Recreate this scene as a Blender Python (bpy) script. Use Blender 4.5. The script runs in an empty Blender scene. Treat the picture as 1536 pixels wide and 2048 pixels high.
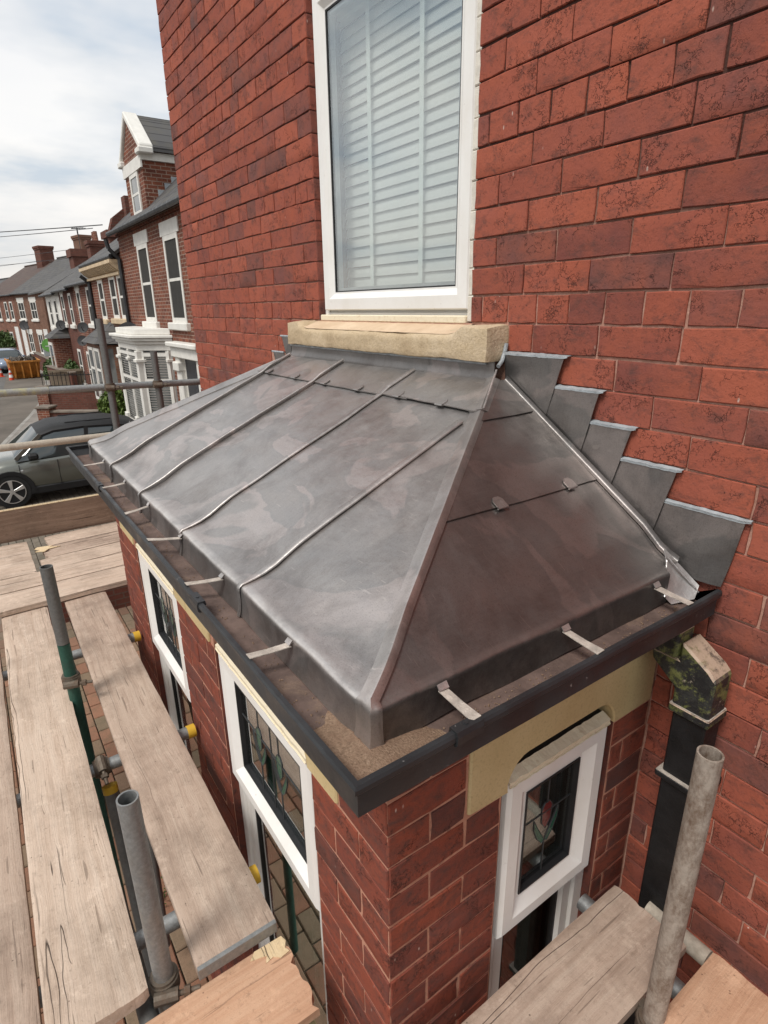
import bpy, bmesh, math, random
from mathutils import Matrix, Vector, Euler, noise as mnoise

# ------------------------------------------------------------------ camera, sky, sun, exposure
scene = bpy.context.scene
COL = scene.collection
CAM = Vector((1.43379, -1.33756, 0.05201))
YAW, PITCH, ROLL, FPX = 0.963745, 1.231972, -0.013609, 1165.36
CM = Matrix.Rotation(YAW, 3, 'Z') @ Matrix.Rotation(PITCH, 3, 'X') @ Matrix.Rotation(ROLL, 3, 'Z')
cd = bpy.data.cameras.new('camera'); co = bpy.data.objects.new('camera', cd); COL.objects.link(co)
co.location = CAM; co.rotation_euler = CM.to_euler()
cd.sensor_fit = 'VERTICAL'; cd.sensor_height = 32.0; cd.sensor_width = 24.0
cd.lens = FPX / 2048 * 32; cd.clip_start = 0.02; cd.clip_end = 2000
scene.camera = co

SUN_EL, SUN_AZ = math.radians(56), math.radians(286)     # azimuth of the bright part of the overcast, measured from +x
world = bpy.data.worlds.new('World'); scene.world = world; world.use_nodes = True
wn, wl = world.node_tree.nodes, world.node_tree.links
wn.clear()
w_out = wn.new('ShaderNodeOutputWorld'); w_bg = wn.new('ShaderNodeBackground')
w_sky = wn.new('ShaderNodeTexSky'); w_sky.sky_type = 'NISHITA'; w_sky.sun_disc = False
w_sky.sun_elevation = SUN_EL; w_sky.sun_rotation = math.radians(90) - SUN_AZ
w_sky.dust_density = 2.0
w_tc = wn.new('ShaderNodeTexCoord'); w_sep = wn.new('ShaderNodeSeparateXYZ')
wl.new(w_tc.outputs['Generated'], w_sep.inputs[0])
def wmath(op, a, b=None, c=None):
    n = wn.new('ShaderNodeMath'); n.operation = op
    for i, v in enumerate((a, b, c)):
        if v is None: continue
        if isinstance(v, (int, float)): n.inputs[i].default_value = v
        else: wl.new(v, n.inputs[i])
    return n.outputs[0]
zc = wmath('ADD', wmath('MAXIMUM', w_sep.outputs[2], 0.0), 0.16)      # clouds lie on a layer overhead
cx = wmath('DIVIDE', w_sep.outputs[0], zc); cy = wmath('DIVIDE', w_sep.outputs[1], zc)
w_cmb = wn.new('ShaderNodeCombineXYZ'); wl.new(cx, w_cmb.inputs[0]); wl.new(cy, w_cmb.inputs[1])
def wnoise(sc, det, rough, off):
    mp = wn.new('ShaderNodeMapping'); mp.inputs['Location'].default_value = off
    mp.inputs['Scale'].default_value = (1.0, 0.8, 1.0)
    wl.new(w_cmb.outputs[0], mp.inputs[0])
    n = wn.new('ShaderNodeTexNoise'); n.inputs['Scale'].default_value = sc
    n.inputs['Detail'].default_value = det; n.inputs['Roughness'].default_value = rough
    wl.new(mp.outputs[0], n.inputs['Vector']); return n.outputs[0]
def wramp(f, stops):
    r = wn.new('ShaderNodeValToRGB'); e = r.color_ramp.elements
    e[0].position, e[0].color = stops[0]; e[1].position, e[1].color = stops[-1]
    for p, c in stops[1:-1]:
        k = e.new(p); k.color = c
    wl.new(f, r.inputs[0]); return r.outputs[0]
cov = wramp(wnoise(0.75, 4, 0.5, (3.1, 1.7, 0)), [(0.36, (0.82, 0.82, 0.82, 1)), (0.54, (1, 1, 1, 1))])
shade = wramp(wnoise(1.3, 5, 0.55, (9.3, 4.2, 0)), [(0.36, (3.45, 3.9, 4.35, 1)), (0.46, (4.75, 4.85, 4.92, 1)), (0.58, (5.7, 5.62, 5.5, 1))])
def wmix(f, a, b):
    m = wn.new('ShaderNodeMix'); m.data_type = 'RGBA'
    for s, v in ((0, f), (6, a), (7, b)):
        if isinstance(v, (int, float)): m.inputs[s].default_value = v
        elif isinstance(v, tuple): m.inputs[s].default_value = v
        else: wl.new(v, m.inputs[s])
    return m.outputs[2]
cloudy = wmix(cov, w_sky.outputs[0], shade)
low = wmath('SUBTRACT', 1.0, wmath('MULTIPLY', wmath('MAXIMUM', w_sep.outputs[2], 0.0), 5.5))
low = wmath('MAXIMUM', low, 0.0)
cloudy = wmix(wmath('MULTIPLY', low, 0.75), cloudy, (5.1, 4.75, 4.4, 1))   # pale warm haze towards the horizon
wl.new(cloudy, w_bg.inputs[0]); w_bg.inputs[1].default_value = 0.1
wl.new(w_bg.outputs[0], w_out.inputs[0])

sd = bpy.data.lights.new('sun', 'SUN'); so = bpy.data.objects.new('sun', sd); COL.objects.link(so)
sd.energy = 1.5; sd.angle = math.radians(18); sd.color = (1.0, 0.96, 0.9)
sv = Vector((math.cos(SUN_EL)*math.cos(SUN_AZ), math.cos(SUN_EL)*math.sin(SUN_AZ), math.sin(SUN_EL)))
so.rotation_euler = sv.to_track_quat('Z', 'Y').to_euler(); so.location = sv*30
scene.view_settings.view_transform = 'Standard'; scene.view_settings.look = 'None'
scene.view_settings.exposure = 0.84; scene.view_settings.gamma = 1.0

# ------------------------------------------------------------------ node material helpers
class NM:
    def __init__(s, name):
        s.m = bpy.data.materials.new(name); s.m.use_nodes = True
        s.n = s.m.node_tree.nodes; s.l = s.m.node_tree.links; s.n.clear()
        s.out = s.n.new('ShaderNodeOutputMaterial'); s.b = s.n.new('ShaderNodeBsdfPrincipled')
        s.l.new(s.b.outputs[0], s.out.inputs[0])
        s.tc = s.n.new('ShaderNodeTexCoord'); s.oi = s.n.new('ShaderNodeObjectInfo')
    def put(s, sock, v):
        if v is None: return
        if isinstance(v, bpy.types.NodeSocket): s.l.new(v, sock)
        else:
            if isinstance(v, tuple) and len(v) == 3 and sock.type == 'RGBA': v = v + (1,)
            sock.default_value = v
    def math(s, op, a, b=None):
        n = s.n.new('ShaderNodeMath'); n.operation = op; s.put(n.inputs[0], a); s.put(n.inputs[1], b); return n.outputs[0]
    def mul(s, a, b): return s.math('MULTIPLY', a, b)
    def vec(s, scale=(1, 1, 1), loc=(0, 0, 0), rot=(0, 0, 0), src='Object', rnd=False, v=None):
        base = v if v is not None else s.tc.outputs[src]
        if rnd:
            a = s.n.new('ShaderNodeVectorMath'); a.operation = 'ADD'
            k = s.n.new('ShaderNodeVectorMath'); k.operation = 'SCALE'; k.inputs[0].default_value = (37.0, 61.0, 17.0)
            s.l.new(s.oi.outputs['Random'], k.inputs['Scale']); s.l.new(base, a.inputs[0]); s.l.new(k.outputs[0], a.inputs[1]); base = a.outputs[0]
        mp = s.n.new('ShaderNodeMapping'); mp.inputs['Scale'].default_value = scale
        mp.inputs['Location'].default_value = loc; mp.inputs['Rotation'].default_value = rot
        s.l.new(base, mp.inputs[0]); return mp.outputs[0]
    def noise(s, v, sc, det=4, rough=0.55, dist=0.0, col=False):
        n = s.n.new('ShaderNodeTexNoise'); s.l.new(v, n.inputs['Vector'])
        n.inputs['Scale'].default_value = sc; n.inputs['Detail'].default_value = det
        n.inputs['Roughness'].default_value = rough; n.inputs['Distortion'].default_value = dist
        return n.outputs[1 if col else 0]
    def vor(s, v, sc, feat='F1', out='Distance', rnd=1.0):
        n = s.n.new('ShaderNodeTexVoronoi'); n.feature = feat; s.l.new(v, n.inputs['Vector'])
        n.inputs['Scale'].default_value = sc; n.inputs['Randomness'].default_value = rnd; return n.outputs[out]
    def ramp(s, f, *stops):
        r = s.n.new('ShaderNodeValToRGB'); e = r.color_ramp.elements
        st = [(p, (c, c, c, 1) if isinstance(c, (int, float)) else tuple(c[:3]) + (1,)) for p, c in stops]
        e[0].position, e[0].color = st[0]; e[1].position, e[1].color = st[-1]
        for p, c in st[1:-1]:
            k = e.new(p); k.color = c
        s.put(r.inputs[0], f); return r.outputs[0]
    def mix(s, f, a, b, mode='MIX'):
        m = s.n.new('ShaderNodeMix'); m.data_type = 'RGBA'; m.blend_type = mode
        s.put(m.inputs[0], f); s.put(m.inputs[6], a); s.put(m.inputs[7], b); return m.outputs[2]
    def bump(s, h, strength=0.3, dist=0.01, prev=None):
        b = s.n.new('ShaderNodeBump'); b.inputs['Strength'].default_value = strength; b.inputs['Distance'].default_value = dist
        s.put(b.inputs['Height'], h)
        if prev is not None: s.l.new(prev, b.inputs['Normal'])
        return b.outputs[0]
    def set(s, col=None, rough=None, metal=None, nrm=None, spec=None, **kw):
        s.put(s.b.inputs['Base Color'], col); s.put(s.b.inputs['Roughness'], rough); s.put(s.b.inputs['Metallic'], metal)
        s.put(s.b.inputs['Specular IOR Level'], spec)
        if nrm is not None: s.l.new(nrm, s.b.inputs['Normal'])
        for k, v in kw.items(): s.put(s.b.inputs[k], v)
        return s.m
MAT = {}
def plain(name, col, rough=0.6, metal=0.0, var=0.12, sc=8, bump=0.15, spec=0.4, src='Object'):
    k = NM(name); v = k.vec(src=src)
    n = k.noise(v, sc, 6, 0.6); n2 = k.noise(v, sc*7, 3, 0.6)
    dark = tuple(c*(1-2*var) for c in col); light = tuple(min(1, c*(1+var)) for c in col)
    c = k.ramp(n, (0.3, dark), (0.7, light))
    MAT[name] = k.set(c, k.ramp(n2, (0.3, max(0.02, rough-0.08)), (0.7, min(1, rough+0.08))), metal, k.bump(n2, bump, 0.004), spec)
    return MAT[name]

def brick_material(name, per_object, dim=1.0, soot=0.0):
    k = NM(name)
    if per_object:
        v = k.vec(rnd=True); tone = k.oi.outputs['Random']
    else:
        v = k.vec(); a = k.n.new('ShaderNodeAttribute'); a.attribute_name = 'tone'; tone = a.outputs['Fac']
    base = k.ramp(tone, (0.0, (0.165, 0.055, 0.046)), (0.18, (0.285, 0.079, 0.053)), (0.45, (0.345, 0.098, 0.062)),
                  (0.7, (0.265, 0.078, 0.056)), (0.88, (0.215, 0.074, 0.060)), (1.0, (0.12, 0.060, 0.055)))
    big = k.noise(v, 9, 5, 0.6)
    c = k.mix(k.ramp(big, (0.35, 0.0), (0.7, 0.55)), base, (0.37, 0.100, 0.054))
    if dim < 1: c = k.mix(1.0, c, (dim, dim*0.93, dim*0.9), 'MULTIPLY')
    smoke = k.noise(k.vec(scale=(1, 1, 1.7), loc=(5, 2, 8), rnd=per_object), 17, 8, 0.78, 0.4)
    c = k.mix(k.ramp(smoke, (0.50-soot, 0.0), (0.70-soot, 0.8)), c, (0.085, 0.046, 0.040))        # smoke-blackened patches
    craze = k.vor(k.vec(v=k.mix(0.22, v, k.noise(v, 16, 5, 0.65, col=True))), 15, 'DISTANCE_TO_EDGE')
    msk = k.ramp(k.noise(v, 11, 3), (0.50, 0.0), (0.60, 1.0))
    line = k.mul(k.ramp(craze, (0.0, 1.0), (0.028, 0.0)), msk)
    c = k.mix(k.mul(line, 0.75), c, (0.05, 0.022, 0.018))
    pit = k.ramp(k.noise(v, 120, 5, 0.7), (0.58, 0.0), (0.70, 0.75))
    c = k.mix(pit, c, (0.06, 0.028, 0.022))
    spl = k.ramp(k.vor(k.vec(scale=(1, 1, 0.45), rnd=per_object), 26), (0.03, 1.0), (0.075, 0.0))
    c = k.mix(k.mul(spl, k.ramp(k.noise(v, 7, 2), (0.50, 0.0), (0.56, 0.8))), c, (0.56, 0.44, 0.38))  # flecks of splashed mortar
    h = k.math('SUBTRACT', k.mix(0.5, k.noise(v, 42, 5, 0.65), big), k.mul(line, 0.5))
    nb = k.bump(k.noise(v, 190, 4, 0.6), 0.4, 0.002, k.bump(h, 0.8, 0.006))
    MAT[name] = k.set(c, k.ramp(big, (0.3, 0.82), (0.7, 0.95)), 0, nb, 0.24)
brick_material('brick', True); brick_material('brick_joined', False); brick_material('bay_brick', True, 0.72, 0.05); brick_material('bay_brick_joined', False, 0.72, 0.05)  # bay copies: same bricks, colour darkened for the weaker light, with more soot

k = NM('mortar'); v = k.vec()
c = k.ramp(k.noise(v, 60, 5, 0.65), (0.3, (0.40, 0.21, 0.155)), (0.7, (0.60, 0.36, 0.28)))
gp = k.n.new('ShaderNodeNewGeometry'); sz = k.n.new('ShaderNodeSeparateXYZ'); k.l.new(gp.outputs['Position'], sz.inputs[0])
old = k.math('ADD', sz.outputs[2], k.mul(k.math('SUBTRACT', k.noise(v, 2.4, 4), 0.5), 0.9))      # old dark joints above the sill, paler repointing below it
c = k.mix(k.ramp(old, (0.05, 0.12), (0.45, 0.95)), c, (0.055, 0.024, 0.019))
MAT['mortar'] = k.set(c, 0.95, 0, k.bump(k.noise(v, 160, 4), 0.5, 0.003), 0.2)

k = NM('mortar_bay'); v = k.vec()
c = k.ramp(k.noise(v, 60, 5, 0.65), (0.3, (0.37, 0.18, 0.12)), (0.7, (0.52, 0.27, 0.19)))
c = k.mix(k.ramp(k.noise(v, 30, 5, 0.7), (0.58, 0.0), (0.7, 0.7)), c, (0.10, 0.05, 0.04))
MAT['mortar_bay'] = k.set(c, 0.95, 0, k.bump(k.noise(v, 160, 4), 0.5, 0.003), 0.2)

def lead_material(name, tint=1.0, rough=(0.34, 0.52), metal=0.62):
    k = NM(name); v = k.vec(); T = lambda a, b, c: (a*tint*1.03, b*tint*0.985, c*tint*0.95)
    vv = k.vec(scale=(1, 1.3, 1), v=k.mix(0.09, v, k.noise(v, 3, 4, 0.55, col=True)))
    patch = k.noise(vv, 2.6, 4, 0.5, 0.9)
    fine = k.noise(k.vec(scale=(11, 0.8, 0.8)), 12, 7, 0.75)                                     # brush and dressing streaks down the slope
    c = k.ramp(patch, (0.34, T(0.30, 0.30, 0.303)), (0.46, T(0.36, 0.355, 0.355)), (0.525, T(0.33, 0.33, 0.333)), (0.54, T(0.44, 0.415, 0.412)), (0.60, T(0.43, 0.405, 0.402)), (0.64, T(0.33, 0.325, 0.325)))
    dk = k.noise(k.vec(loc=(4, 9, 2)), 4.5, 7, 0.72, 0.5)
    c = k.mix(k.ramp(dk, (0.48, 0.0), (0.70, 0.7)), c, T(0.185, 0.172, 0.168))                       # dark bruised areas
    c = k.mix(k.ramp(fine, (0.42, 0.0), (0.76, 0.3)), c, T(0.44, 0.43, 0.42))
    c = k.mix(k.ramp(k.noise(k.vec(scale=(11, 0.8, 0.8), loc=(3, 3, 3)), 14, 6, 0.7), (0.58, 0.0), (0.80, 0.3)), c, T(0.20, 0.19, 0.188))
    spk = k.noise(v, 300, 3, 0.75); c = k.mix(k.ramp(spk, (0.52, 0.0), (0.72, 0.5)), c, T(0.16, 0.15, 0.147))
    for rot, lo in ((0.7, 0.0), (-0.9, 5.0), (1.9, 2.0)):
        scr = k.ramp(k.noise(k.vec(scale=(2.0, 40, 3), rot=(0, 0, rot), loc=(lo, lo, 0)), 7, 1, 0.4), (0.765, 0.0), (0.785, 0.4)); c = k.mix(scr, c, T(0.58, 0.55, 0.53))
    at = k.n.new('ShaderNodeAttribute'); at.attribute_name = 'burnish_shade'                              # edges worn bright by the dressing tools, grime beside them, shade painted on the drop
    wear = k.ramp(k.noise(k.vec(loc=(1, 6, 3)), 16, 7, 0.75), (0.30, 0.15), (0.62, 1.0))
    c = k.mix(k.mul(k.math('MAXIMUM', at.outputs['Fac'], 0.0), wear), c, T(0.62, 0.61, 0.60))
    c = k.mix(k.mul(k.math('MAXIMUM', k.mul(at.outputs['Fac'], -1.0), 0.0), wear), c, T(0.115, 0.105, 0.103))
    r = k.ramp(k.noise(v, 9, 6, 0.7), (0.3, rough[0]), (0.72, rough[1]))
    dents = k.vor(k.vec(scale=(1, 0.6, 1), v=k.mix(0.03, v, k.noise(v, 9, 3, col=True))), 26, 'SMOOTH_F1')
    nb = k.bump(k.noise(v, 38, 5, 0.65), 0.22, 0.004, k.bump(k.noise(v, 7, 3, 0.5), 0.25, 0.02, k.bump(dents, 0.10, 0.006)))
    nb = k.bump(k.noise(v, 260, 3, 0.6), 0.2, 0.001, nb)
    MAT[name] = k.set(c, r, metal, nb, 0.4)
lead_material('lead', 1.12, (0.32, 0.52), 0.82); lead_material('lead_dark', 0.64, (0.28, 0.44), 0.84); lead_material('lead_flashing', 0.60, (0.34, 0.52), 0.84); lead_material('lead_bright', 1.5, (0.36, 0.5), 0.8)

k = NM('sandstone'); v = k.vec()
n = k.noise(v, 7, 6, 0.62); g = k.noise(v, 120, 4, 0.6)
c = k.ramp(n, (0.3, (0.40, 0.30, 0.19)), (0.5, (0.53, 0.415, 0.275)), (0.72, (0.60, 0.485, 0.345)))
c = k.mix(k.ramp(g, (0.5, 0.0), (0.75, 0.5)), c, (0.30, 0.21, 0.11))
MAT['sandstone'] = k.set(c, 0.9, 0, k.bump(g, 0.35, 0.003, k.bump(k.noise(v, 26, 6, 0.7), 0.6, 0.012)), 0.2)
k = NM('sill_paint'); v = k.vec()
c = k.ramp(k.noise(v, 9, 6, 0.65), (0.3, (0.52, 0.375, 0.25)), (0.7, (0.65, 0.50, 0.355)))
MAT['sill_paint'] = k.set(c, 0.85, 0, k.bump(k.noise(v, 50, 5), 0.35, 0.004), 0.25)
k = NM('stone_paint'); v = k.vec()
c = k.ramp(k.noise(v, 4, 5, 0.6), (0.3, (0.48, 0.365, 0.185)), (0.7, (0.60, 0.475, 0.265)))
c = k.mix(k.ramp(k.noise(v, 130, 3), (0.52, 0.0), (0.7, 0.35)), c, (0.28, 0.21, 0.11))
MAT['stone_paint'] = k.set(c, 0.82, 0, k.bump(k.noise(v, 150, 4), 0.4, 0.002), 0.25)
k = NM('upvc'); v = k.vec()
c = k.mix(k.ramp(k.noise(k.vec(scale=(1, 1, .6)), 5, 6, 0.65), (0.45, 0.0), (0.8, 0.5)), (0.80, 0.79, 0.765), (0.62, 0.57, 0.49))
c = k.mix(k.ramp(k.noise(v, 60, 3), (0.68, 0.0), (0.78, 0.35)), c, (0.45, 0.41, 0.36))
MAT['upvc'] = k.set(c, 0.34, 0, k.bump(k.noise(v, 30, 3), 0.04, 0.003), 0.5)
k = NM('cream_board'); v = k.vec()
c = k.mix(k.ramp(k.noise(v, 70, 5, 0.7), (0.55, 0.0), (0.7, 0.6)), (0.74, 0.66, 0.50), (0.55, 0.43, 0.27))
MAT['cream_board'] = k.set(c, 0.75, 0, k.bump(k.noise(v, 90, 4), 0.5, 0.004), 0.3)
plain('gasket', (0.02, 0.02, 0.022), 0.5)
plain('steel_spacer', (0.42, 0.44, 0.46), 0.35, 0.8)
plain('white_paint', (0.74, 0.72, 0.67), 0.55, 0, 0.06, 5)
plain('cream_paint', (0.60, 0.46, 0.30), 0.7, 0, 0.12, 5)
plain('blind', (0.70, 0.705, 0.69), 0.6, 0, 0.04)
plain('blind_tape', (0.76, 0.80, 0.77), 0.8, 0, 0.06, 30)
plain('shutter', (0.33, 0.32, 0.29), 0.6, 0, 0.08)
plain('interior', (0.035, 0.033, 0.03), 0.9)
plain('interior_pale', (0.26, 0.27, 0.27), 0.9)
plain('sealant', (0.36, 0.39, 0.41), 0.55, 0, 0.15, 40, 0.5)
plain('mastic', (0.70, 0.66, 0.58), 0.7, 0, 0.1, 40, 0.4)
def glass_material(name, tint, ior):
    k = NM(name); k.n.remove(k.b)
    tr = k.n.new('ShaderNodeBsdfTransparent'); tr.inputs[0].default_value = tint + (1,)
    gl = k.n.new('ShaderNodeBsdfGlossy'); gl.inputs['Roughness'].default_value = 0.012; gl.inputs['Color'].default_value = (0.92, 0.95, 0.96, 1)
    v = k.vec(); k.l.new(k.bump(k.noise(v, 2.3, 1), 0.02, 0.02), gl.inputs['Normal']) if False else None
    lw = k.n.new('ShaderNodeLayerWeight'); lw.inputs[0].default_value = 0.5
    fr = k.math('ADD', k.mul(k.math('POWER', lw.outputs['Facing'], 3.2), 1-ior), ior)     # Schlick-like reflectance, the same from both sides
    mx = k.n.new('ShaderNodeMixShader'); k.l.new(fr, mx.inputs[0]); k.l.new(tr.outputs[0], mx.inputs[1]); k.l.new(gl.outputs[0], mx.inputs[2])
    k.l.new(mx.outputs[0], k.out.inputs[0]); MAT[name] = k.m
glass_material('glass', (0.93, 0.95, 0.94), 0.16)
glass_material('glass_bay', (0.70, 0.74, 0.72), 0.16)
k = NM('far_glass'); MAT['far_glass'] = k.set(k.ramp(k.noise(k.vec(), 1.1, 2), (0.42, (0.03, 0.036, 0.04)), (0.55, (0.17, 0.175, 0.17))), 0.05, 0, None, 1.0)
def stained(name, c):
    k = NM(name); MAT[name] = k.set(c, 0.15, 0, k.bump(k.noise(k.vec(), 60, 2), 0.2, 0.002), 0.6)
stained('green_glass', (0.012, 0.085, 0.055)); stained('red_glass', (0.13, 0.022, 0.022))
plain('came', (0.10, 0.105, 0.11), 0.45, 0.6)

def wood(name, c1, c2, c3, stain=0.4):
    k = NM(name); v = k.vec(rnd=True)
    wv = k.mix(0.04, v, k.noise(k.vec(scale=(0.6, 1, 1), rnd=True), 4, 3, col=True))
    g = k.noise(k.vec(scale=(0.7, 15, 15), v=wv), 3.2, 7, 0.7)
    g2 = k.noise(k.vec(scale=(1.6, 75, 75), v=wv), 3.0, 5, 0.65)
    c = k.ramp(g, (0.22, c1), (0.45, c2), (0.70, c3))
    dk = tuple(x*0.5 for x in c1); dk2 = tuple(x*0.34 for x in c1)
    c = k.mix(k.ramp(g2, (0.62, 0.0), (0.85, 0.22)), c, dk)                                       # fine grain
    c = k.mix(k.ramp(k.noise(v, 4, 7, 0.72), (0.46, 0.0), (0.74, stain)), c, dk)                     # broad staining
    c = k.mix(k.ramp(k.noise(v, 30, 7, 0.8), (0.57, 0.0), (0.70, 0.42)), c, dk2)                     # scuffs
    c = k.mix(k.ramp(k.noise(v, 75, 5, 0.75), (0.60, 0.0), (0.70, 0.5)), c, dk)
    c = k.mix(k.ramp(k.noise(k.vec(loc=(2, 5, 1), rnd=True), 14, 7, 0.75), (0.56, 0.0), (0.70, 0.6)), c, tuple(min(1, x*1.22) for x in c3))   # bleached dust
    crack = k.noise(k.vec(scale=(0.13, 13, 13), loc=(3, 1, 2), v=wv), 1.6, 2, 0.45)
    cl = k.ramp(crack, (0.493, 0.0), (0.499, 1.0), (0.501, 1.0), (0.507, 0.0))
    cm = k.ramp(k.noise(k.vec(loc=(7, 7, 7), rnd=True, scale=(0.35, 3, 3)), 2.2, 2), (0.52, 0.0), (0.58, 0.95))
    cl = k.mul(cl, cm); c = k.mix(cl, c, (0.035, 0.025, 0.02))
    kn = k.vor(k.vec(scale=(1.0, 1.6, 1.6), rnd=True), 2.6); ring = k.ramp(kn, (0.0, 0.8), (0.03, 0.55), (0.05, 0.0))
    c = k.mix(k.mul(ring, 0.5), c, dk2)
    dots = k.ramp(k.vor(v, 34), (0.05, 0.75), (0.09, 0.0)); c = k.mix(k.mul(dots, k.ramp(k.noise(v, 5, 1), (0.5, 0.0), (0.55, 1.0))), c, dk2)
    for rot, lo in ((0.95, 0.0), (-0.55, 4.0), (2.2, 9.0)):
        scr = k.ramp(k.noise(k.vec(scale=(3.2, 62, 1), rot=(0, 0, rot), loc=(lo, lo, 0), rnd=True), 1.5, 1, 0.4), (0.735, 0.0), (0.745, 0.5)); c = k.mix(scr, c, dk2)
    h = k.math('SUBTRACT', k.mix(0.5, g, g2), k.mul(cl, 1.4))
    MAT[name] = k.set(c, 0.86, 0, k.bump(k.noise(v, 80, 6, .75), 0.5, 0.004, k.bump(h, 0.6, 0.006)), 0.2)
wood('board_pale', (0.42, 0.31, 0.235), (0.55, 0.425, 0.335), (0.63, 0.51, 0.415), 0.6)
wood('board_brown', (0.32, 0.23, 0.175), (0.44, 0.33, 0.26), (0.52, 0.41, 0.33), 0.7)
wood('board_dark', (0.17, 0.115, 0.085), (0.25, 0.175, 0.13), (0.33, 0.24, 0.18))
wood('board_orange', (0.42, 0.235, 0.145), (0.54, 0.32, 0.205), (0.62, 0.40, 0.27), 0.25)
wood('fresh_wood', (0.58, 0.42, 0.24), (0.68, 0.52, 0.32), (0.74, 0.60, 0.40), 0.05)

def tube_mat(name, base, dirt, amount, rough=0.45, metal=0.75):
    k = NM(name); v = k.vec(rnd=True)
    n = k.noise(k.vec(scale=(1, 1, 0.5), rnd=True), 34 if 'rusty' in name else 22, 7, 0.78)
    n2 = k.noise(v, 90, 4, 0.65)
    c = k.ramp(n2, (0.3, tuple(x*0.72 for x in base)), (0.7, base))
    c = k.mix(k.ramp(n, (0.62-amount*0.3, 0.0), (0.78-amount*0.2, 0.9)), c, dirt)
    m = k.ramp(n, (0.62-amount*0.3, metal), (0.78-amount*0.2, 0.05))
    MAT[name] = k.set(c, k.ramp(n, (0.4, rough), (0.7, 0.8)), m, k.bump(n2, 0.25, 0.003), 0.4)
tube_mat('galvanised', (0.36, 0.37, 0.37), (0.20, 0.175, 0.15), 0.25)
tube_mat('galvanised_dark', (0.20, 0.20, 0.195), (0.13, 0.115, 0.10), 0.4, 0.5, 0.6)
tube_mat('tube_rusty', (0.37, 0.315, 0.265), (0.12, 0.072, 0.046), 0.62, 0.75, 0.05)
tube_mat('tube_green', (0.022, 0.085, 0.062), (0.05, 0.05, 0.04), 0.2, 0.5, 0.0)
tube_mat('tube_pale', (0.50, 0.44, 0.36), (0.34, 0.28, 0.22), 0.4, 0.7, 0.0)
tube_mat('coupler', (0.17, 0.14, 0.11), (0.11, 0.06, 0.035), 0.5, 0.6, 0.5)
plain('yellow_cap', (0.66, 0.40, 0.035), 0.55, 0, 0.06)
tube_mat('tube_yellow', (0.34, 0.34, 0.32), (0.46, 0.42, 0.16), 0.5, 0.6, 0.3)

k = NM('gutter_black'); v = k.vec()
c = k.mix(k.ramp(k.noise(v, 42, 6, 0.7), (0.66, 0.0), (0.72, 0.9)), (0.018, 0.019, 0.021), (0.42, 0.40, 0.38))
c = k.mix(k.ramp(k.noise(v, 6, 4), (0.45, 0.0), (0.7, 0.5)), c, (0.055, 0.06, 0.066))
MAT['gutter_black'] = k.set(c, k.ramp(k.noise(v, 12, 4), (0.3, 0.32), (0.7, 0.6)), 0, k.bump(k.noise(v, 70, 4), 0.2, 0.003), 0.5)
k = NM('gutter_floor'); v = k.vec()
s1 = k.noise(v, 6.5, 6, 0.68, 0.4); s2 = k.noise(v, 220, 3, 0.7)
c = k.mix(k.ramp(k.noise(v, 11, 5, 0.7), (0.35, 0.0), (0.7, 1.0)), (0.085, 0.058, 0.050), (0.185, 0.128, 0.108))
sand = k.ramp(s2, (0.3, (0.13, 0.085, 0.06)), (0.6, (0.26, 0.18, 0.125)), (0.8, (0.38, 0.28, 0.21)))
fs = k.ramp(s1, (0.57, 0.0), (0.68, 0.7)); c = k.mix(fs, c, sand)
MAT['gutter_floor'] = k.set(c, 0.8, 0, k.bump(s2, 0.4, 0.002, k.bump(s1, 0.35, 0.01)), 0.25)
k = NM('sand'); v = k.vec(); s2 = k.noise(v, 240, 3, 0.7)
c = k.mix(k.ramp(k.noise(v, 30, 5, .7), (0.4, 0.0), (0.65, 0.7)), k.ramp(s2, (0.3, (0.14, 0.092, 0.064)), (0.55, (0.28, 0.19, 0.13)), (0.8, (0.42, 0.32, 0.24))), (0.20, 0.125, 0.085))
MAT['sand'] = k.set(c, 0.95, 0, k.bump(s2, 0.8, 0.004), 0.15)
k = NM('pipe_peeling'); v = k.vec()
n = k.noise(v, 13, 8, 0.75, 0.2); n3 = k.noise(k.vec(loc=(3, 8, 1)), 22, 8, 0.8)
c = k.mix(k.ramp(n3, (0.45, 0.0), (0.65, 0.8)), (0.014, 0.014, 0.015), (0.05, 0.052, 0.048))
c = k.mix(k.ramp(n, (0.50, 0.0), (0.56, 0.95)), c, k.ramp(n3, (0.35, (0.07, 0.08, 0.022)), (0.65, (0.19, 0.20, 0.07))))
c = k.mix(k.ramp(k.noise(k.vec(loc=(8, 1, 4)), 30, 7, 0.8), (0.60, 0.0), (0.66, 0.8)), c, (0.42, 0.36, 0.28))
geo = k.n.new('ShaderNodeNewGeometry'); sx = k.n.new('ShaderNodeSeparateXYZ'); k.l.new(geo.outputs['Normal'], sx.inputs[0])
top = k.ramp(sx.outputs[2], (0.35, 0.0), (0.5, 1.0))
c = k.mix(k.mul(top, k.ramp(n3, (0.38, 0.2), (0.5, 0.95))), c, (0.46, 0.335, 0.25))      # sandy dust lying on the upward faces
MAT['pipe_peeling'] = k.set(c, 0.55, 0, k.bump(n, 0.5, 0.006), 0.4)
plain('pipe_black', (0.010, 0.010, 0.011), 0.5, 0, 0.3, 20, 0.25, 0.35)
plain('strap', (0.50, 0.44, 0.385), 0.65, 0.1, 0.2, 40, 0.5)

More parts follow.
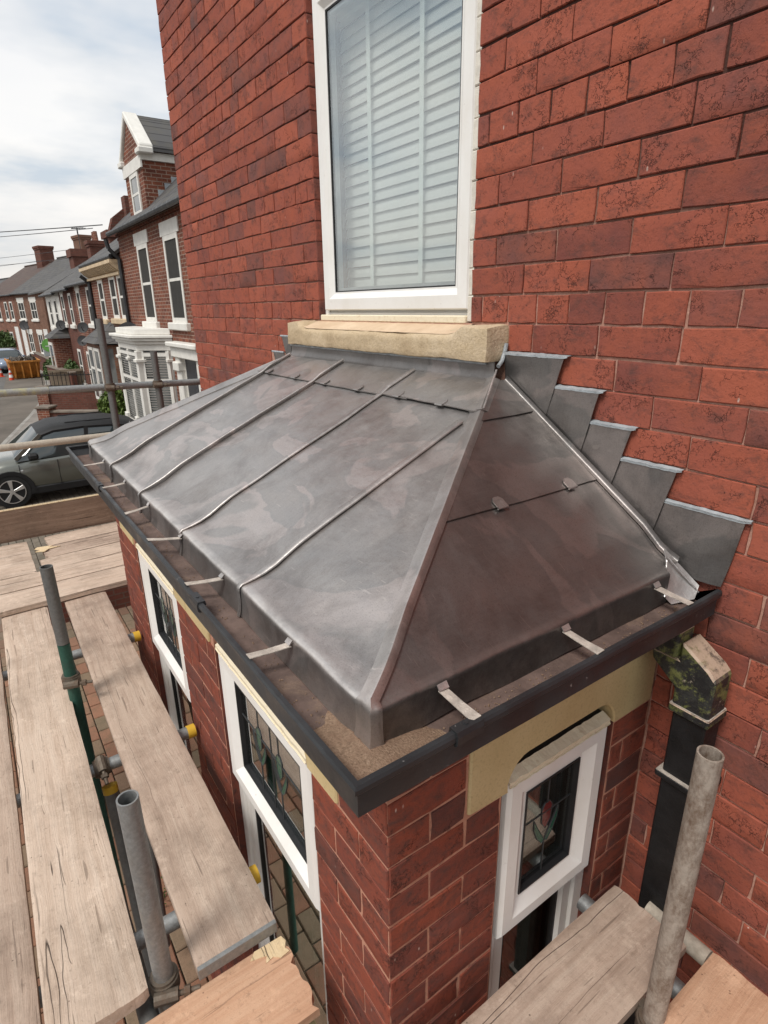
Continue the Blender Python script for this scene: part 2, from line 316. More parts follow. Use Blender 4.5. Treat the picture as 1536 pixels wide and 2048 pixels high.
def far_brick(name, c1, c2, mort, scale=1.0):
    k = NM(name)
    sp = k.n.new('ShaderNodeSeparateXYZ'); k.l.new(k.tc.outputs['Object'], sp.inputs[0])
    cb = k.n.new('ShaderNodeCombineXYZ'); k.l.new(k.math('ADD', sp.outputs[0], sp.outputs[1]), cb.inputs[0]); k.l.new(sp.outputs[2], cb.inputs[1])
    bt = k.n.new('ShaderNodeTexBrick'); k.l.new(cb.outputs[0], bt.inputs['Vector'])
    bt.inputs['Scale'].default_value = 1.0; bt.inputs['Brick Width'].default_value = 0.225*scale; bt.inputs['Row Height'].default_value = 0.078*scale
    bt.inputs['Mortar Size'].default_value = 0.009; bt.inputs['Bias'].default_value = -0.1
    bt.inputs['Color1'].default_value = c1 + (1,); bt.inputs['Color2'].default_value = c2 + (1,); bt.inputs['Mortar'].default_value = mort + (1,)
    v = k.vec(); n = k.noise(v, 1.7, 6, 0.65)
    c = k.mix(k.ramp(n, (0.4, 0.0), (0.75, 0.55)), bt.outputs[0], tuple(x*0.35 for x in c1))
    c = k.mix(k.ramp(k.noise(v, 26, 3), (0.5, 0.0), (0.75, 0.5)), c, tuple(x*0.5 for x in c2))
    MAT[name] = k.set(c, 0.88, 0, k.bump(bt.outputs['Fac'], -0.5, 0.006), 0.2)
far_brick('far_brick', (0.235, 0.078, 0.045), (0.11, 0.042, 0.032), (0.33, 0.24, 0.19))
far_brick('far_brick_dark', (0.17, 0.062, 0.045), (0.115, 0.045, 0.034), (0.14, 0.095, 0.075))
far_brick('far_brick_brown', (0.225, 0.11, 0.07), (0.155, 0.075, 0.05), (0.20, 0.15, 0.12))
def slate(name, c1, c2):
    k = NM(name)
    sp = k.n.new('ShaderNodeSeparateXYZ'); k.l.new(k.tc.outputs['Object'], sp.inputs[0])
    cb = k.n.new('ShaderNodeCombineXYZ'); k.l.new(sp.outputs[0], cb.inputs[0]); k.l.new(k.mul(sp.outputs[2], 1.4), cb.inputs[1])
    bt = k.n.new('ShaderNodeTexBrick'); k.l.new(cb.outputs[0], bt.inputs['Vector'])
    bt.inputs['Scale'].default_value = 1.0; bt.inputs['Brick Width'].default_value = 0.3; bt.inputs['Row Height'].default_value = 0.26; bt.inputs['Mortar Size'].default_value = 0.012
    bt.inputs['Color1'].default_value = c1 + (1,); bt.inputs['Color2'].default_value = c2 + (1,); bt.inputs['Mortar'].default_value = tuple(x*0.3 for x in c1) + (1,)
    v = k.vec(); c = k.mix(k.ramp(k.noise(v, 3, 5), (0.45, 0.0), (0.7, 0.5)), bt.outputs[0], (0.11, 0.10, 0.075))
    MAT[name] = k.set(c, 0.7, 0, k.bump(bt.outputs['Fac'], -0.6, 0.012), 0.35)
slate('slate', (0.062, 0.060, 0.062), (0.10, 0.097, 0.096)); slate('slate_red', (0.095, 0.055, 0.045), (0.072, 0.048, 0.043))
def leafmat(name, c1, c2):
    k = NM(name); c = k.ramp(k.noise(k.vec(), 14, 3), (0.3, c1), (0.7, c2))
    MAT[name] = k.set(c, 0.6, 0, None, 0.3)
leafmat('leaf', (0.035, 0.065, 0.018), (0.075, 0.115, 0.03)); leafmat('leaf_bright', (0.07, 0.12, 0.022), (0.13, 0.18, 0.04))
k = NM('asphalt'); v = k.vec()
c = k.mix(k.ramp(k.noise(v, 0.7, 6, 0.65), (0.4, 0.0), (0.7, 0.8)), (0.115, 0.112, 0.108), (0.165, 0.158, 0.15))
c = k.mix(k.ramp(k.noise(v, 60, 3), (0.5, 0.0), (0.75, 0.5)), c, (0.07, 0.068, 0.066))
MAT['asphalt'] = k.set(c, 0.9, 0, k.bump(k.noise(v, 90, 3), 0.4, 0.006), 0.25)
plain('pavement', (0.25, 0.225, 0.20), 0.9, 0, 0.15, 1.5, 0.3)
plain('kerb', (0.30, 0.285, 0.26), 0.9, 0, 0.15, 3)
plain('ground', (0.14, 0.12, 0.10), 0.95, 0, 0.2, 0.5)
plain('coping', (0.20, 0.165, 0.135), 0.9, 0, 0.2, 3)
def paver_material(name, per_object):
    k = NM(name)
    if per_object: tone = k.oi.outputs['Random']; v = k.vec(rnd=True)
    else:
        a = k.n.new('ShaderNodeAttribute'); a.attribute_name = 'tone'; tone = a.outputs['Fac']; v = k.vec()
    sp = k.n.new('ShaderNodeSeparateXYZ'); g = k.n.new('ShaderNodeNewGeometry'); k.l.new(g.outputs['Position'], sp.inputs[0])
    red = k.ramp(tone, (0.0, (0.225, 0.115, 0.075)), (0.35, (0.29, 0.15, 0.095)), (0.6, (0.25, 0.165, 0.11)), (1.0, (0.20, 0.15, 0.10)))
    grey = k.ramp(tone, (0.0, (0.135, 0.115, 0.092)), (1.0, (0.20, 0.172, 0.138)))
    far = k.ramp(k.math('MULTIPLY', sp.outputs[0], -0.1), (0.52, 0.0), (0.75, 1.0))        # the drive nearer the street is laid in grey-brown blocks
    c = k.mix(far, red, grey)
    c = k.mix(k.ramp(k.noise(v, 110, 3, 0.7), (0.5, 0.0), (0.72, 0.6)), c, (0.12, 0.085, 0.06))
    c = k.mix(k.ramp(k.noise(v, 9, 5, 0.6), (0.48, 0.0), (0.7, 0.5)), c, (0.11, 0.095, 0.06))
    MAT[name] = k.set(c, 0.92, 0, k.bump(k.noise(v, 120, 4), 0.5, 0.004), 0.2)
paver_material('paver', True); paver_material('paver_joined', False)
plain('paver_joint', (0.075, 0.065, 0.042), 0.95, 0, 0.3, 6)
k = NM('car_paint'); MAT['car_paint'] = k.set((0.15, 0.155, 0.135), 0.25, 0.45, None, 0.5, **{'Coat Weight': 1.0, 'Coat Roughness': 0.05})
k = NM('car_paint_blue'); MAT['car_paint_blue'] = k.set((0.22, 0.27, 0.36), 0.25, 0.5, None, 0.5, **{'Coat Weight': 1.0, 'Coat Roughness': 0.05})
k = NM('car_glass'); MAT['car_glass'] = k.set((0.03, 0.04, 0.042), 0.04, 0, None, 1.0)
plain('cladding', (0.012, 0.012, 0.013), 0.6, 0, 0.1, 20, 0.2)
plain('tyre', (0.018, 0.018, 0.018), 0.8)
plain('alloy', (0.62, 0.61, 0.60), 0.35, 0.7, 0.06)
plain('lamp_glass', (0.55, 0.56, 0.56), 0.15, 0.1, 0.05)
plain('skip_paint', (0.50, 0.20, 0.035), 0.6, 0, 0.25, 3, 0.3)
plain('rubble', (0.16, 0.14, 0.12), 0.95, 0, 0.4, 4, 0.5)
plain('cone_red', (0.62, 0.07, 0.03), 0.5); plain('cone_white', (0.75, 0.74, 0.72), 0.5)
plain('sign_green', (0.18, 0.46, 0.10), 0.5); plain('sign_grey', (0.40, 0.43, 0.44), 0.5)
plain('dish', (0.03, 0.03, 0.032), 0.6); plain('wire', (0.05, 0.05, 0.055), 0.6); plain('lamp_steel', (0.28, 0.29, 0.29), 0.5, 0.5)
plain('iron', (0.018, 0.017, 0.016), 0.6, 0.2); plain('timber_fence', (0.30, 0.245, 0.18), 0.9, 0, 0.2, 4)
plain('black_door', (0.02, 0.022, 0.03), 0.4)

# ------------------------------------------------------------------ geometry helpers
random.seed(11)
ROOT = {}                                                     # thing -> inverse world matrix
def tag(o, label=None, cat=None, group=None, kind=None):
    if label: o['label'] = label
    if cat: o['category'] = cat
    if group: o['group'] = group
    if kind: o['kind'] = kind
    return o
def thing(name, label, cat, loc=(0, 0, 0), rotz=0.0, group=None):
    o = bpy.data.objects.new(name, None); COL.objects.link(o); o.empty_display_size = 0.2
    o.location = loc; o.rotation_euler = (0, 0, rotz)
    ROOT[o.name] = (Matrix.Translation(Vector(loc)) @ Matrix.Rotation(rotz, 4, 'Z')).inverted()
    return tag(o, label, cat, group)
def root_inv(p):
    while p is not None:
        if p.name in ROOT: return ROOT[p.name]
        p = p.parent
    return Matrix.Identity(4)
class MB:
    """collects shapes; build() links them as one mesh object"""
    def __init__(s, tf=None): s.v = []; s.f = []; s.tone = None; s.tones = []; s.pt = []; s.tf = tf
    def add(s, vs, fs):
        b = len(s.v)
        if s.tf: vs = [s.tf(*p) for p in vs]
        s.v += [tuple(p) for p in vs]; s.f += [tuple(i+b for i in f) for f in fs]
        if s.tone is not None: s.tones += [s.tone]*len(fs)
        return s
    def box(s, x0, x1, y0, y1, z0, z1):
        return s.add([(x0, y0, z0), (x1, y0, z0), (x1, y1, z0), (x0, y1, z0), (x0, y0, z1), (x1, y0, z1), (x1, y1, z1), (x0, y1, z1)],
                     [(0, 3, 2, 1), (4, 5, 6, 7), (0, 1, 5, 4), (1, 2, 6, 5), (2, 3, 7, 6), (3, 0, 4, 7)])
    def prism(s, poly, n0, n1, axis='y'):
        """polygon given in the other two axes, extruded along axis from n0 to n1"""
        def P(a, b, n): return {'y': (a, n, b), 'x': (n, a, b), 'z': (a, b, n)}[axis]
        m = len(poly); vs = [P(a, b, n0) for a, b in poly] + [P(a, b, n1) for a, b in poly]
        fs = [tuple(range(m)), tuple(range(2*m-1, m-1, -1))] + [(i, (i+1) % m, m+(i+1) % m, m+i) for i in range(m)]
        return s.add(vs, fs)
    def tube(s, p0, p1, r, seg=16, hollow=0.0, r1=None):
        p0, p1 = Vector(p0), Vector(p1); d = (p1-p0).normalized(); a = d.orthogonal().normalized(); b = d.cross(a); r1 = r1 or r
        vs = []; fs = []
        for p, rr in ((p0, r), (p1, r1)):
            for i in range(seg):
                t = 2*math.pi*i/seg; vs.append(p + (a*math.cos(t)+b*math.sin(t))*rr)
        for i in range(seg): fs.append((i, (i+1) % seg, seg+(i+1) % seg, seg+i))
        if hollow:
            for p, q in ((p0, p0), (p1, p1)):
                for i in range(seg):
                    t = 2*math.pi*i/seg; vs.append(p + (a*math.cos(t)+b*math.sin(t))*(r-hollow))
            for i in range(seg):
                j = (i+1) % seg
                fs += [(2*seg+i, 3*seg+i, 3*seg+j, 2*seg+j), (i, 2*seg+i, 2*seg+j, j), (seg+i, seg+j, 3*seg+j, 3*seg+i)]
        else: fs += [tuple(range(seg-1, -1, -1)), tuple(range(seg, 2*seg))]
        return s.add([tuple(p) for p in vs], fs)
    def path(s, pts, r, seg=8):
        for a, b in zip(pts, pts[1:]): s.tube(a, b, r, seg)
        return s
    def grid(s, P, thick=0.0):
        """rows of points as a sheet; thick adds a lower skin and edges"""
        n, m = len(P), len(P[0]); vs = [p for r in P for p in r]
        fs = [(i*m+j, i*m+j+1, (i+1)*m+j+1, (i+1)*m+j) for i in range(n-1) for j in range(m-1)]
        if thick:
            b = n*m; nv = []
            for i in range(n):
                for j in range(m):
                    a = Vector(P[min(i+1, n-1)][j])-Vector(P[max(i-1, 0)][j]); c = Vector(P[i][min(j+1, m-1)])-Vector(P[i][max(j-1, 0)])
                    nn = a.cross(c); nn = nn.normalized() if nn.length > 1e-9 else Vector((0, 0, 1))
                    if nn.z < 0 and abs(nn.z) > 0.05: nn = -nn
                    nv.append(tuple(Vector(P[i][j]) - nn*thick))
            vs = vs + nv; rim = [(0, j) for j in range(m)] + [(i, m-1) for i in range(1, n)] + [(n-1, j) for j in range(m-2, -1, -1)] + [(i, 0) for i in range(n-2, 0, -1)]
            idx = [i*m+j for i, j in rim]
            fs += [(idx[q], idx[(q+1) % len(idx)], b+idx[(q+1) % len(idx)], b+idx[q]) for q in range(len(idx))]
        return s.add([tuple(p) for p in vs], fs)
    def ring(s, u0, u1, z0, z1, prof):
        """window-frame ring: prof = [(inset, n)...] swept round a rectangle with mitred corners; local axes (u, n, z)"""
        m = len(prof); vs = []
        for i, n in prof: vs += [(u0+i, n, z0+i), (u1-i, n, z0+i), (u1-i, n, z1-i), (u0+i, n, z1-i)]
        fs = [(a*4+c, a*4+(c+1) % 4, ((a+1) % m)*4+(c+1) % 4, ((a+1) % m)*4+c) for a in range(m) for c in range(4)]
        return s.add(vs, fs)
    def build(s, name, mat, parent=None, smooth=False, bevel=0.0, world=True, fix=True, auto=None, label=None, kind=None):
        me = bpy.data.meshes.new(name)
        vs = s.v
        if world and parent is not None:
            M = root_inv(parent); vs = [tuple(M @ Vector(p)) for p in vs]
        me.from_pydata(vs, [], s.f)
        if s.tones:
            at = me.attributes.new('tone', 'FLOAT', 'FACE'); at.data.foreach_set('value', s.tones)
        if s.pt:
            at = me.attributes.new('burnish_shade', 'FLOAT', 'POINT'); at.data.foreach_set('value', (s.pt + [0.0]*len(vs))[:len(vs)])
        if fix or bevel:
            bm = bmesh.new(); bm.from_mesh(me)
            if fix: bmesh.ops.recalc_face_normals(bm, faces=bm.faces)
            if bevel:
                es = [e for e in bm.edges if len(e.link_faces) == 2 and e.calc_face_angle(0) > 0.6]
                bmesh.ops.bevel(bm, geom=es, offset=bevel, segments=1, affect='EDGES', clamp_overlap=True)
            bm.to_mesh(me); bm.free()
        if smooth:
            me.polygons.foreach_set('use_smooth', [True]*len(me.polygons))
            me.set_sharp_from_angle(angle=auto if auto else 0.7)
        me.materials.append(MAT[mat]); me.update()
        o = bpy.data.objects.new(name, me); COL.objects.link(o)
        if parent is not None: o.parent = parent
        tag(o, label=label, kind=kind)
        return o
def seen(p, margin=0.12):
    """does a world point fall inside the photograph's frame (used only to decide which bricks become single objects)"""
    q = CM.transposed() @ (Vector(p)-CAM)
    if q.z > -0.05: return False
    return abs(FPX*q.x/-q.z) < 768*(1+margin) and abs(FPX*q.y/-q.z) < 1024*(1+margin)

# ------------------------------------------------------------------ bricks
P_ = 0.08; HB = 0.1085; SB = 0.2180                             # course height, header pitch, stretcher pitch
def brick_shape(w, h, d, seed, jit=0.0020, ch=0.0018):
    r = random.Random(seed); out = []; inn = []
    base = [(-w/2, -h/2), (0, -h/2), (w/2, -h/2), (w/2, 0), (w/2, h/2), (0, h/2), (-w/2, h/2), (-w/2, 0)]
    chip = r.randrange(8) if r.random() < 0.35 else -1
    for i, (a, b) in enumerate(base):
        ja, jb = r.uniform(-jit, jit), r.uniform(-jit, jit)
        k = ch*(r.uniform(0.6, 1.5) if i != chip else 4.5)
        out.append((a+ja, b+jb)); sx = 0 if abs(a) < w*0.3 else math.copysign(1, a); sz = 0 if abs(b) < h*0.3 else math.copysign(1, b)
        inn.append((a+ja-sx*k, b+jb-sz*k))
    vs = [(a, 0.0, b) for a, b in inn] + [(a, ch*r.uniform(0.9, 1.5), b) for a, b in out] + [(a, d, b) for a, b in out]
    fs = [tuple(range(8))] + [(i, 8+i, 8+(i+1) % 8, (i+1) % 8) for i in range(8)] + [(8+i, 16+i, 16+(i+1) % 8, 8+(i+1) % 8) for i in range(8)]
    return vs, fs
BRICKS = {}
def brick_mesh(w, mat='brick'):
    """shared brick meshes: full stretcher, header, closer, each in a few irregular variants"""
    kind, w0 = ('stretcher', SB-0.0050) if w > 0.16 else ('header', HB-0.0050) if w > 0.075 else ('closer', 0.05)
    key = (kind, random.randrange(7), mat)
    if key not in BRICKS:
        vs, fs = brick_shape(w0, P_-0.0056, 0.03, sum(map(ord, kind))*10 + key[1])
        m = MB().add(vs, fs); o = m.build('brick', mat, smooth=True, auto=0.5)
        BRICKS[key] = o.data; bpy.data.objects.remove(o)
    return BRICKS[key], w/w0
def lay(specs, parent, cap=300, mat='brick'):
    """specs: (centre on the face, width, face 'front' or 'side', height factor); the largest in the picture become objects, the rest one mesh"""
    def size(s):
        q = CM.transposed() @ (Vector(s[0])-CAM)
        return (0 if seen(s[0]) else 1, (Vector(s[0])-CAM).length)
    specs = sorted(specs, key=size); inv = root_inv(parent)
    rest = MB(); n = 0
    for i, (p, w, face, hf) in enumerate(specs):
        rz = {'front': 0.0, 'side': math.pi/2, 'left': -math.pi/2}[face]
        p = Vector(p); off = Vector((0, random.uniform(-0.0012, 0.0016), random.uniform(-0.0008, 0.0008))); off.rotate(Euler((0, 0, rz)))
        if i < cap and size((p,))[0] == 0:
            me, sx = brick_mesh(w, mat); o = bpy.data.objects.new('brick', me); COL.objects.link(o)
            o.parent = parent; o.location = inv @ (p+off); o.rotation_euler = (random.gauss(0, .006), random.gauss(0, .005), rz + random.gauss(0, .006)); o.scale = (sx, 1, hf); n += 1
        else:
            vs, fs = brick_shape(w, (P_-0.0056)*hf, 0.03, i)
            M = Matrix.Translation(p+off) @ Matrix.Rotation(rz, 4, 'Z'); rest.tone = random.random()
            rest.add([tuple(M @ Vector(q)) for q in vs], fs)
    if rest.f: rest.build('brick_mass', mat+'_joined', parent, smooth=True, auto=0.5, fix=False, kind='stuff')
def spans(a, b, holes):
    out = [(a, b)]
    for h0, h1 in holes:
        nx = []
        for s0, s1 in out:
            if h1 <= s0 or h0 >= s1: nx.append((s0, s1)); continue
            if h0 > s0: nx.append((s0, h0))
            if h1 < s1: nx.append((h1, s1))
        out = nx
    return out

# ------------------------------------------------------------------ ground, road, pavement
GZ = -3.7
g = MB().add([(-400, -300, GZ-0.16), (200, -300, GZ-0.16), (200, 300, GZ-0.16), (-400, 300, GZ-0.16)], [(0, 1, 2, 3)]).build('ground', 'ground'); tag(g, kind='structure')
KERB = [(60, -9.2), (-8, -5.6), (-14, -3.1), (-19.2, -0.96), (-24.5, 0.25), (-29.5, 1.25), (-36.5, 2.15), (-41, 2.45), (-52, 2.2), (-64, 0.5), (-90, -5)]
road = MB()
for (a, b), (c, d) in zip(KERB, KERB[1:]): road.add([(a, b, GZ-0.10), (c, d, GZ-0.10), (c, d-9, GZ-0.10), (a, b-9, GZ-0.10)], [(0, 1, 2, 3)])
tag(road.build('road', 'asphalt'), kind='structure')
kb = MB()
for (a, b), (c, d) in zip(KERB, KERB[1:]):
    kb.add([(a, b, GZ-0.12), (c, d, GZ-0.12), (c, d, GZ+0.004), (a, b, GZ+0.004), (a, b+0.13, GZ+0.004), (c, d+0.13, GZ+0.004)], [(0, 1, 2, 3), (3, 2, 5, 4)])
tag(kb.build('kerb', 'kerb'), kind='structure')
pv = MB()
for (a, b), (c, d) in zip(KERB, KERB[1:]): pv.add([(a, b+0.13, GZ), (c, d+0.13, GZ), (c, d+2.3, GZ), (a, b+2.3, GZ)], [(0, 1, 2, 3)])
tag(pv.build('pavement', 'pavement'), kind='structure')
gd = MB().add([(-64, 2.5, GZ-0.004), (8, -3.6, GZ-0.008), (8, 40, GZ-0.008), (-64, 40, GZ-0.004)], [(0, 1, 2, 3)])
tag(gd.build('garden_ground', 'ground'), kind='structure')
# block-paved drive: joints sheet, single blocks under the scaffold, the rest joined
drive = MB().add([(-17.0, -3.4, GZ+0.004), (4, -3.4, GZ+0.004), (4, 2.6, GZ+0.004), (-17.0, 2.6, GZ+0.004)], [(0, 1, 2, 3)]).build('driveway', 'paver_joint'); tag(drive, kind='structure')
BW, BL = 0.112, 0.222
vs_, fs_ = [], []
def block(w, l, seed):
    r = random.Random(seed); a, b = w/2-0.004, l/2-0.004; c = 0.006; h = 0.016 + r.uniform(-.002, .003)
    o = [(-a, -b), (a, -b), (a, b), (-a, b)]
    vs = [(x, y, 0) for x, y in o] + [(x, y, h-c) for x, y in o] + [(x-math.copysign(c, x), y-math.copysign(c, y), h) for x, y in o]
    fs = [(8, 9, 10, 11)] + [(i, (i+1) % 4, 4+(i+1) % 4, 4+i) for i in range(4)] + [(4+i, 4+(i+1) % 4, 8+(i+1) % 4, 8+i) for i in range(4)]
    return vs, fs
PAV = [MB().add(*block(BW, BL, i)).build('paver', 'paver') for i in range(5)]
PAVM = [o.data for o in PAV]
for o in PAV: bpy.data.objects.remove(o)
cells = []
y = -3.3; row = 0
while y < 2.5:
    x = -16.9 + (row % 2)*BL/2
    while x < 1.9:
        cells.append((x, y)); x += BL
    y += BW; row += 1
near = sorted([c for c in cells if -2.7 < c[0] < 0.9 and -1.75 < c[1] < -0.9], key=lambda c: abs(c[1]+1.15) + 0.25*abs(c[0]+0.6))[:300]
near_set = set(near); rest = MB()
for i, (x, y) in enumerate(cells):
    rz = math.pi/2
    if (x, y) in near_set:
        o = bpy.data.objects.new('paver', random.choice(PAVM)); COL.objects.link(o); o.parent = drive
        o.location = (x, y, GZ+0.005); o.rotation_euler = (random.gauss(0, .01), random.gauss(0, .01), rz + random.gauss(0, .012))
    elif y < -0.7 or x < -1.7:
        vs, fs = block(BW, BL, i); rest.tone = random.random()
        rest.add([(-q[1]+x, q[0]+y, q[2]+GZ+0.005) for q in vs], fs)
rest.build('paver_mass', 'paver_joined', drive, fix=False, kind='stuff', world=False)

# ------------------------------------------------------------------ the brick house
XC, XR = -2.757, 3.2                                              # left corner, right end
WX0, WX1, WZ1 = -0.9755, 0.0, 1.20                                # upper window opening
BX0, BX1, BY = -1.60, 0.7602, -0.8725                             # bay walls
house = thing('brick_house', 'red brick house wall with white framed upstairs window above the lead roof', 'house', (0, 4, GZ))
w = MB(); YF = 0.0062
w.box(XC+0.004, WX0-0.004, YF, 0.28, GZ, 2.62); w.box(WX1+0.004, XR, YF, 0.28, GZ, 2.62)
w.box(WX0-0.004, WX1+0.004, YF, 0.28, GZ, -0.001); w.box(WX0-0.004, WX1+0.004, YF, 0.28, WZ1+0.002, 2.62)
w.box(XC+0.004, XC+0.28, 0.28, 8.0, GZ, 2.62); w.box(XR-0.28, XR, 0.28, 8.0, GZ, 2.62); w.box(XC+0.28, XR-0.28, 7.75, 8.0, GZ, 2.62)
hw = w.build('wall', 'mortar', house)
ABX0, ABZ0, ABX1, ABZ1 = 0.19, -0.175, 0.80, -0.565
def abut(x): return ABZ0 + (x-ABX0)*(ABZ1-ABZ0)/(ABX1-ABX0)
specs = []
for c in range(-46, 33):
    z0 = c*P_; zc = z0 + P_/2
    if c % 6 == 0: js = [0.266 + i*HB for i in range(-32, 30)]
    else: js = [(0.213 if (c % 6) % 2 else 0.099) + (0.045 if c in (-1, -5) else 0.0) + i*SB for i in range(-17, 16)]
    holes = []
    if 0 <= z0 < WZ1: holes.append((WX0, WX1))
    if zc < 0 and z0 > -0.20: holes.append((-1.155, 0.165))
    if -0.66 < zc < -0.17: holes.append((-1.52 - 0.0, max(0.165, 0.165 + (-0.175-zc)*1.25)))
    elif zc <= -0.66: holes.append((BX0, BX1))
    for a, b in spans(XC, XR, holes):
        jj = [a] + [j for j in js if a+0.03 < j < b-0.03] + [b]
        for s0, s1 in zip(jj, jj[1:]):
            specs.append((((s0+s1)/2, 0.0, zc), s1-s0-0.0050, 'front', 1.0))
    # reveal and corner returns
    if 0 <= z0 < WZ1:
        pass
lay(specs, hw)
rv = []
for c in range(-46, 33):                                           # side return of the left corner
    js = [0.003, 0.105 if c % 2 else 0.215] + [(0.105 if c % 2 else 0.215) + i*0.218 for i in range(1, 3)]
    for s0, s1 in zip(js, js[1:]): rv.append(((XC, (s0+s1)/2, c*P_+P_/2), s1-s0-0.005, 'left', 1.0))
lm = MB()
for i, (p, w_, f_, h_) in enumerate(rv):
    vs, fs = brick_shape(w_, P_-0.0048, 0.03, i+900); M = Matrix.Translation(Vector(p)) @ Matrix.Rotation(-math.pi/2, 4, 'Z'); lm.tone = random.random()
    lm.add([tuple(M @ Vector(q)) for q in vs], fs)
for c in range(0, 15):                                             # bricks of the window reveal
    vs, fs = brick_shape(0.11, P_-0.0048, 0.01, c+3000)
    for x, rz in ((WX0, math.pi/2),):
        M = Matrix.Translation(Vector((x+0.0005, 0.057, c*P_+P_/2))) @ Matrix.Rotation(rz, 4, 'Z'); lm.tone = random.uniform(0.7, 1)
        lm.add([tuple(M @ Vector(q)) for q in vs], fs)
lm.build('return_bricks', 'brick_joined', hw, smooth=True, auto=0.5, fix=False, kind='stuff')
rf = MB(); rf.prism([(-0.35, 2.62), (4.0, 6.2), (8.35, 2.62), (8.35, 2.5), (4.0, 6.05), (-0.35, 2.5)], XC-0.1, XR+0.1, 'x'); rf.build('roof', 'slate', house)
gt = MB().tube((XC-0.1, -0.38, 2.55), (XR+0.1, -0.38, 2.55), 0.055, 12); gt.build('eaves_gutter', 'gutter_black', house)
# room behind the upper window
rm = MB(); rm.box(-1.5, 0.5, 0.30, 2.2, -0.3, 1.5); rm.build('room', 'interior_pale', house)

# sandstone sill with stooled ends
def stone_mesh(name, mat, parent, pts_front, depth_fn, label=None): pass
def rough_block(x0, x1, y0, y1, z0, z1, nx, ny, nz, amp, seed, topfn=None):
    """box with subdivided, noise-worn faces"""
    bm = bmesh.new(); grid = {}
    m = MB(); lerp = lambda a, b, t: a+(b-a)*t
    def P(i, j, k):
        x, y, z = lerp(x0, x1, i/nx), lerp(y0, y1, j/ny), lerp(z0, z1, k/nz)
        if topfn and k == nz: z = topfn(x, y)
        elif topfn: z = lerp(z0, topfn(x, y), k/nz)
        q = Vector((x, y, z)) * 9 + Vector((seed, seed*2, 0)); d = Vector((mnoise.noise(q), mnoise.noise(q+Vector((9, 0, 0))), mnoise.noise(q+Vector((0, 9, 0))))) * amp
        d += Vector((mnoise.noise(q*4), mnoise.noise(q*4+Vector((5, 0, 0))), mnoise.noise(q*4+Vector((0, 5, 0))))) * amp*0.4
        e = (i in (0, nx)) + (j in (0, ny)) + (k in (0, nz))
        p = Vector((x, y, z)) + d
        if e >= 2:                                                # soften arrises
            c = Vector(((x0+x1)/2, (y0+y1)/2, (z0+z1)/2)); dd = Vector((-0.003 if i == nx else 0.003 if i == 0 else 0, -0.003 if j == ny else 0.003 if j == 0 else 0, -0.003 if k == nz else 0.003 if k == 0 else 0)); p += dd
        return tuple(p)
    for fx in (0, nx): m.grid([[P(fx, j, k) for j in range(ny+1)] for k in range(nz+1)])
    for fy in (0, ny): m.grid([[P(i, fy, k) for i in range(nx+1)] for k in range(nz+1)])
    for fz in (0, nz): m.grid([[P(i, j, fz) for i in range(nx+1)] for j in range(ny+1)])
    return m
def weld(o, dist=0.0006):
    bm = bmesh.new(); bm.from_mesh(o.data); bmesh.ops.remove_doubles(bm, verts=bm.verts, dist=dist); bmesh.ops.recalc_face_normals(bm, faces=bm.faces)
    bm.to_mesh(o.data); bm.free(); o.data.polygons.foreach_set('use_smooth', [True]*len(o.data.polygons)); o.data.set_sharp_from_angle(angle=0.8)
def sill_top(x, y):
    stool = max(0.0, min(1.0, (abs(x+0.4875)-0.49)/0.05)); t = min(1, max(0, (-y)/0.085))
    return -0.008 + stool*0.006 - (1-stool)*t*0.030 - stool*t*0.006
so_ = rough_block(-1.135, 0.165, -0.088, 0.03, -0.108, -0.01, 60, 8, 6, 0.005, 3, sill_top).build('sill', 'sandstone', house); weld(so_)
st = MB().grid([[(x, y, sill_top(x, y)+0.0025+0.001*mnoise.noise(Vector((x*30, y*30, 0)))) for x in [(-0.985 + 0.012*mnoise.noise(Vector((0, y*40, 0)))) + i*(1.0+0.0)/30 for i in range(31)]] for y in [0.028, 0.0, -0.03, -0.055, -0.077]])
st.build('sill_paint', 'sill_paint', so_, smooth=True)

# upper window: frame, sash, pane, blind
uw = MB().ring(WX0+0.001, WX1-0.001, 0.0, WZ1, [(0, 0.09), (0, 0.032), (0.030, 0.032), (0.030, 0.045), (0.05, 0.045), (0.05, 0.09)]).build('window', 'upvc', house, bevel=0.0015)
MB().ring(-0.945, -0.030, 0.040, WZ1-0.03, [(0, 0.06), (0, 0.018), (0.004, 0.012), (0.045, 0.010), (0.066, 0.026), (0.072, 0.026), (0.072, 0.06)]).build('sash', 'upvc', uw)
MB().ring(-0.873, -0.102, 0.112, WZ1-0.102, [(0, 0.062), (0, 0.0275), (0.005, 0.0275), (0.005, 0.062)]).build('gasket', 'gasket', uw)
MB().ring(-0.868, -0.107, 0.117, WZ1-0.107, [(0, 0.058), (0, 0.036), (0.012, 0.036), (0.012, 0.058)]).build('spacer_bar', 'steel_spacer', uw)
MB().box(-0.868, -0.107, 0.031, 0.035, 0.117, WZ1-0.107).build('pane', 'glass', uw)
MB().box(WX0+0.002, -0.030, 0.004, 0.034, -0.004, 0.022).build('cill_strip', 'cream_board', uw, bevel=0.004)
bead = MB()
for i in range(15):
    z = i*P_; ww = random.uniform(0.010, 0.020); bead.box(WX1-0.03, WX1-0.008+ww*0.6, 0.012+random.uniform(0, .003), 0.031, z+0.002, z+P_+0.001)
bead.build('mastic', 'mastic', uw, bevel=0.003)
bl = MB().box(-0.93, -0.09, 0.115, 0.150, 1.10, 1.16).build('blind', 'blind', uw)
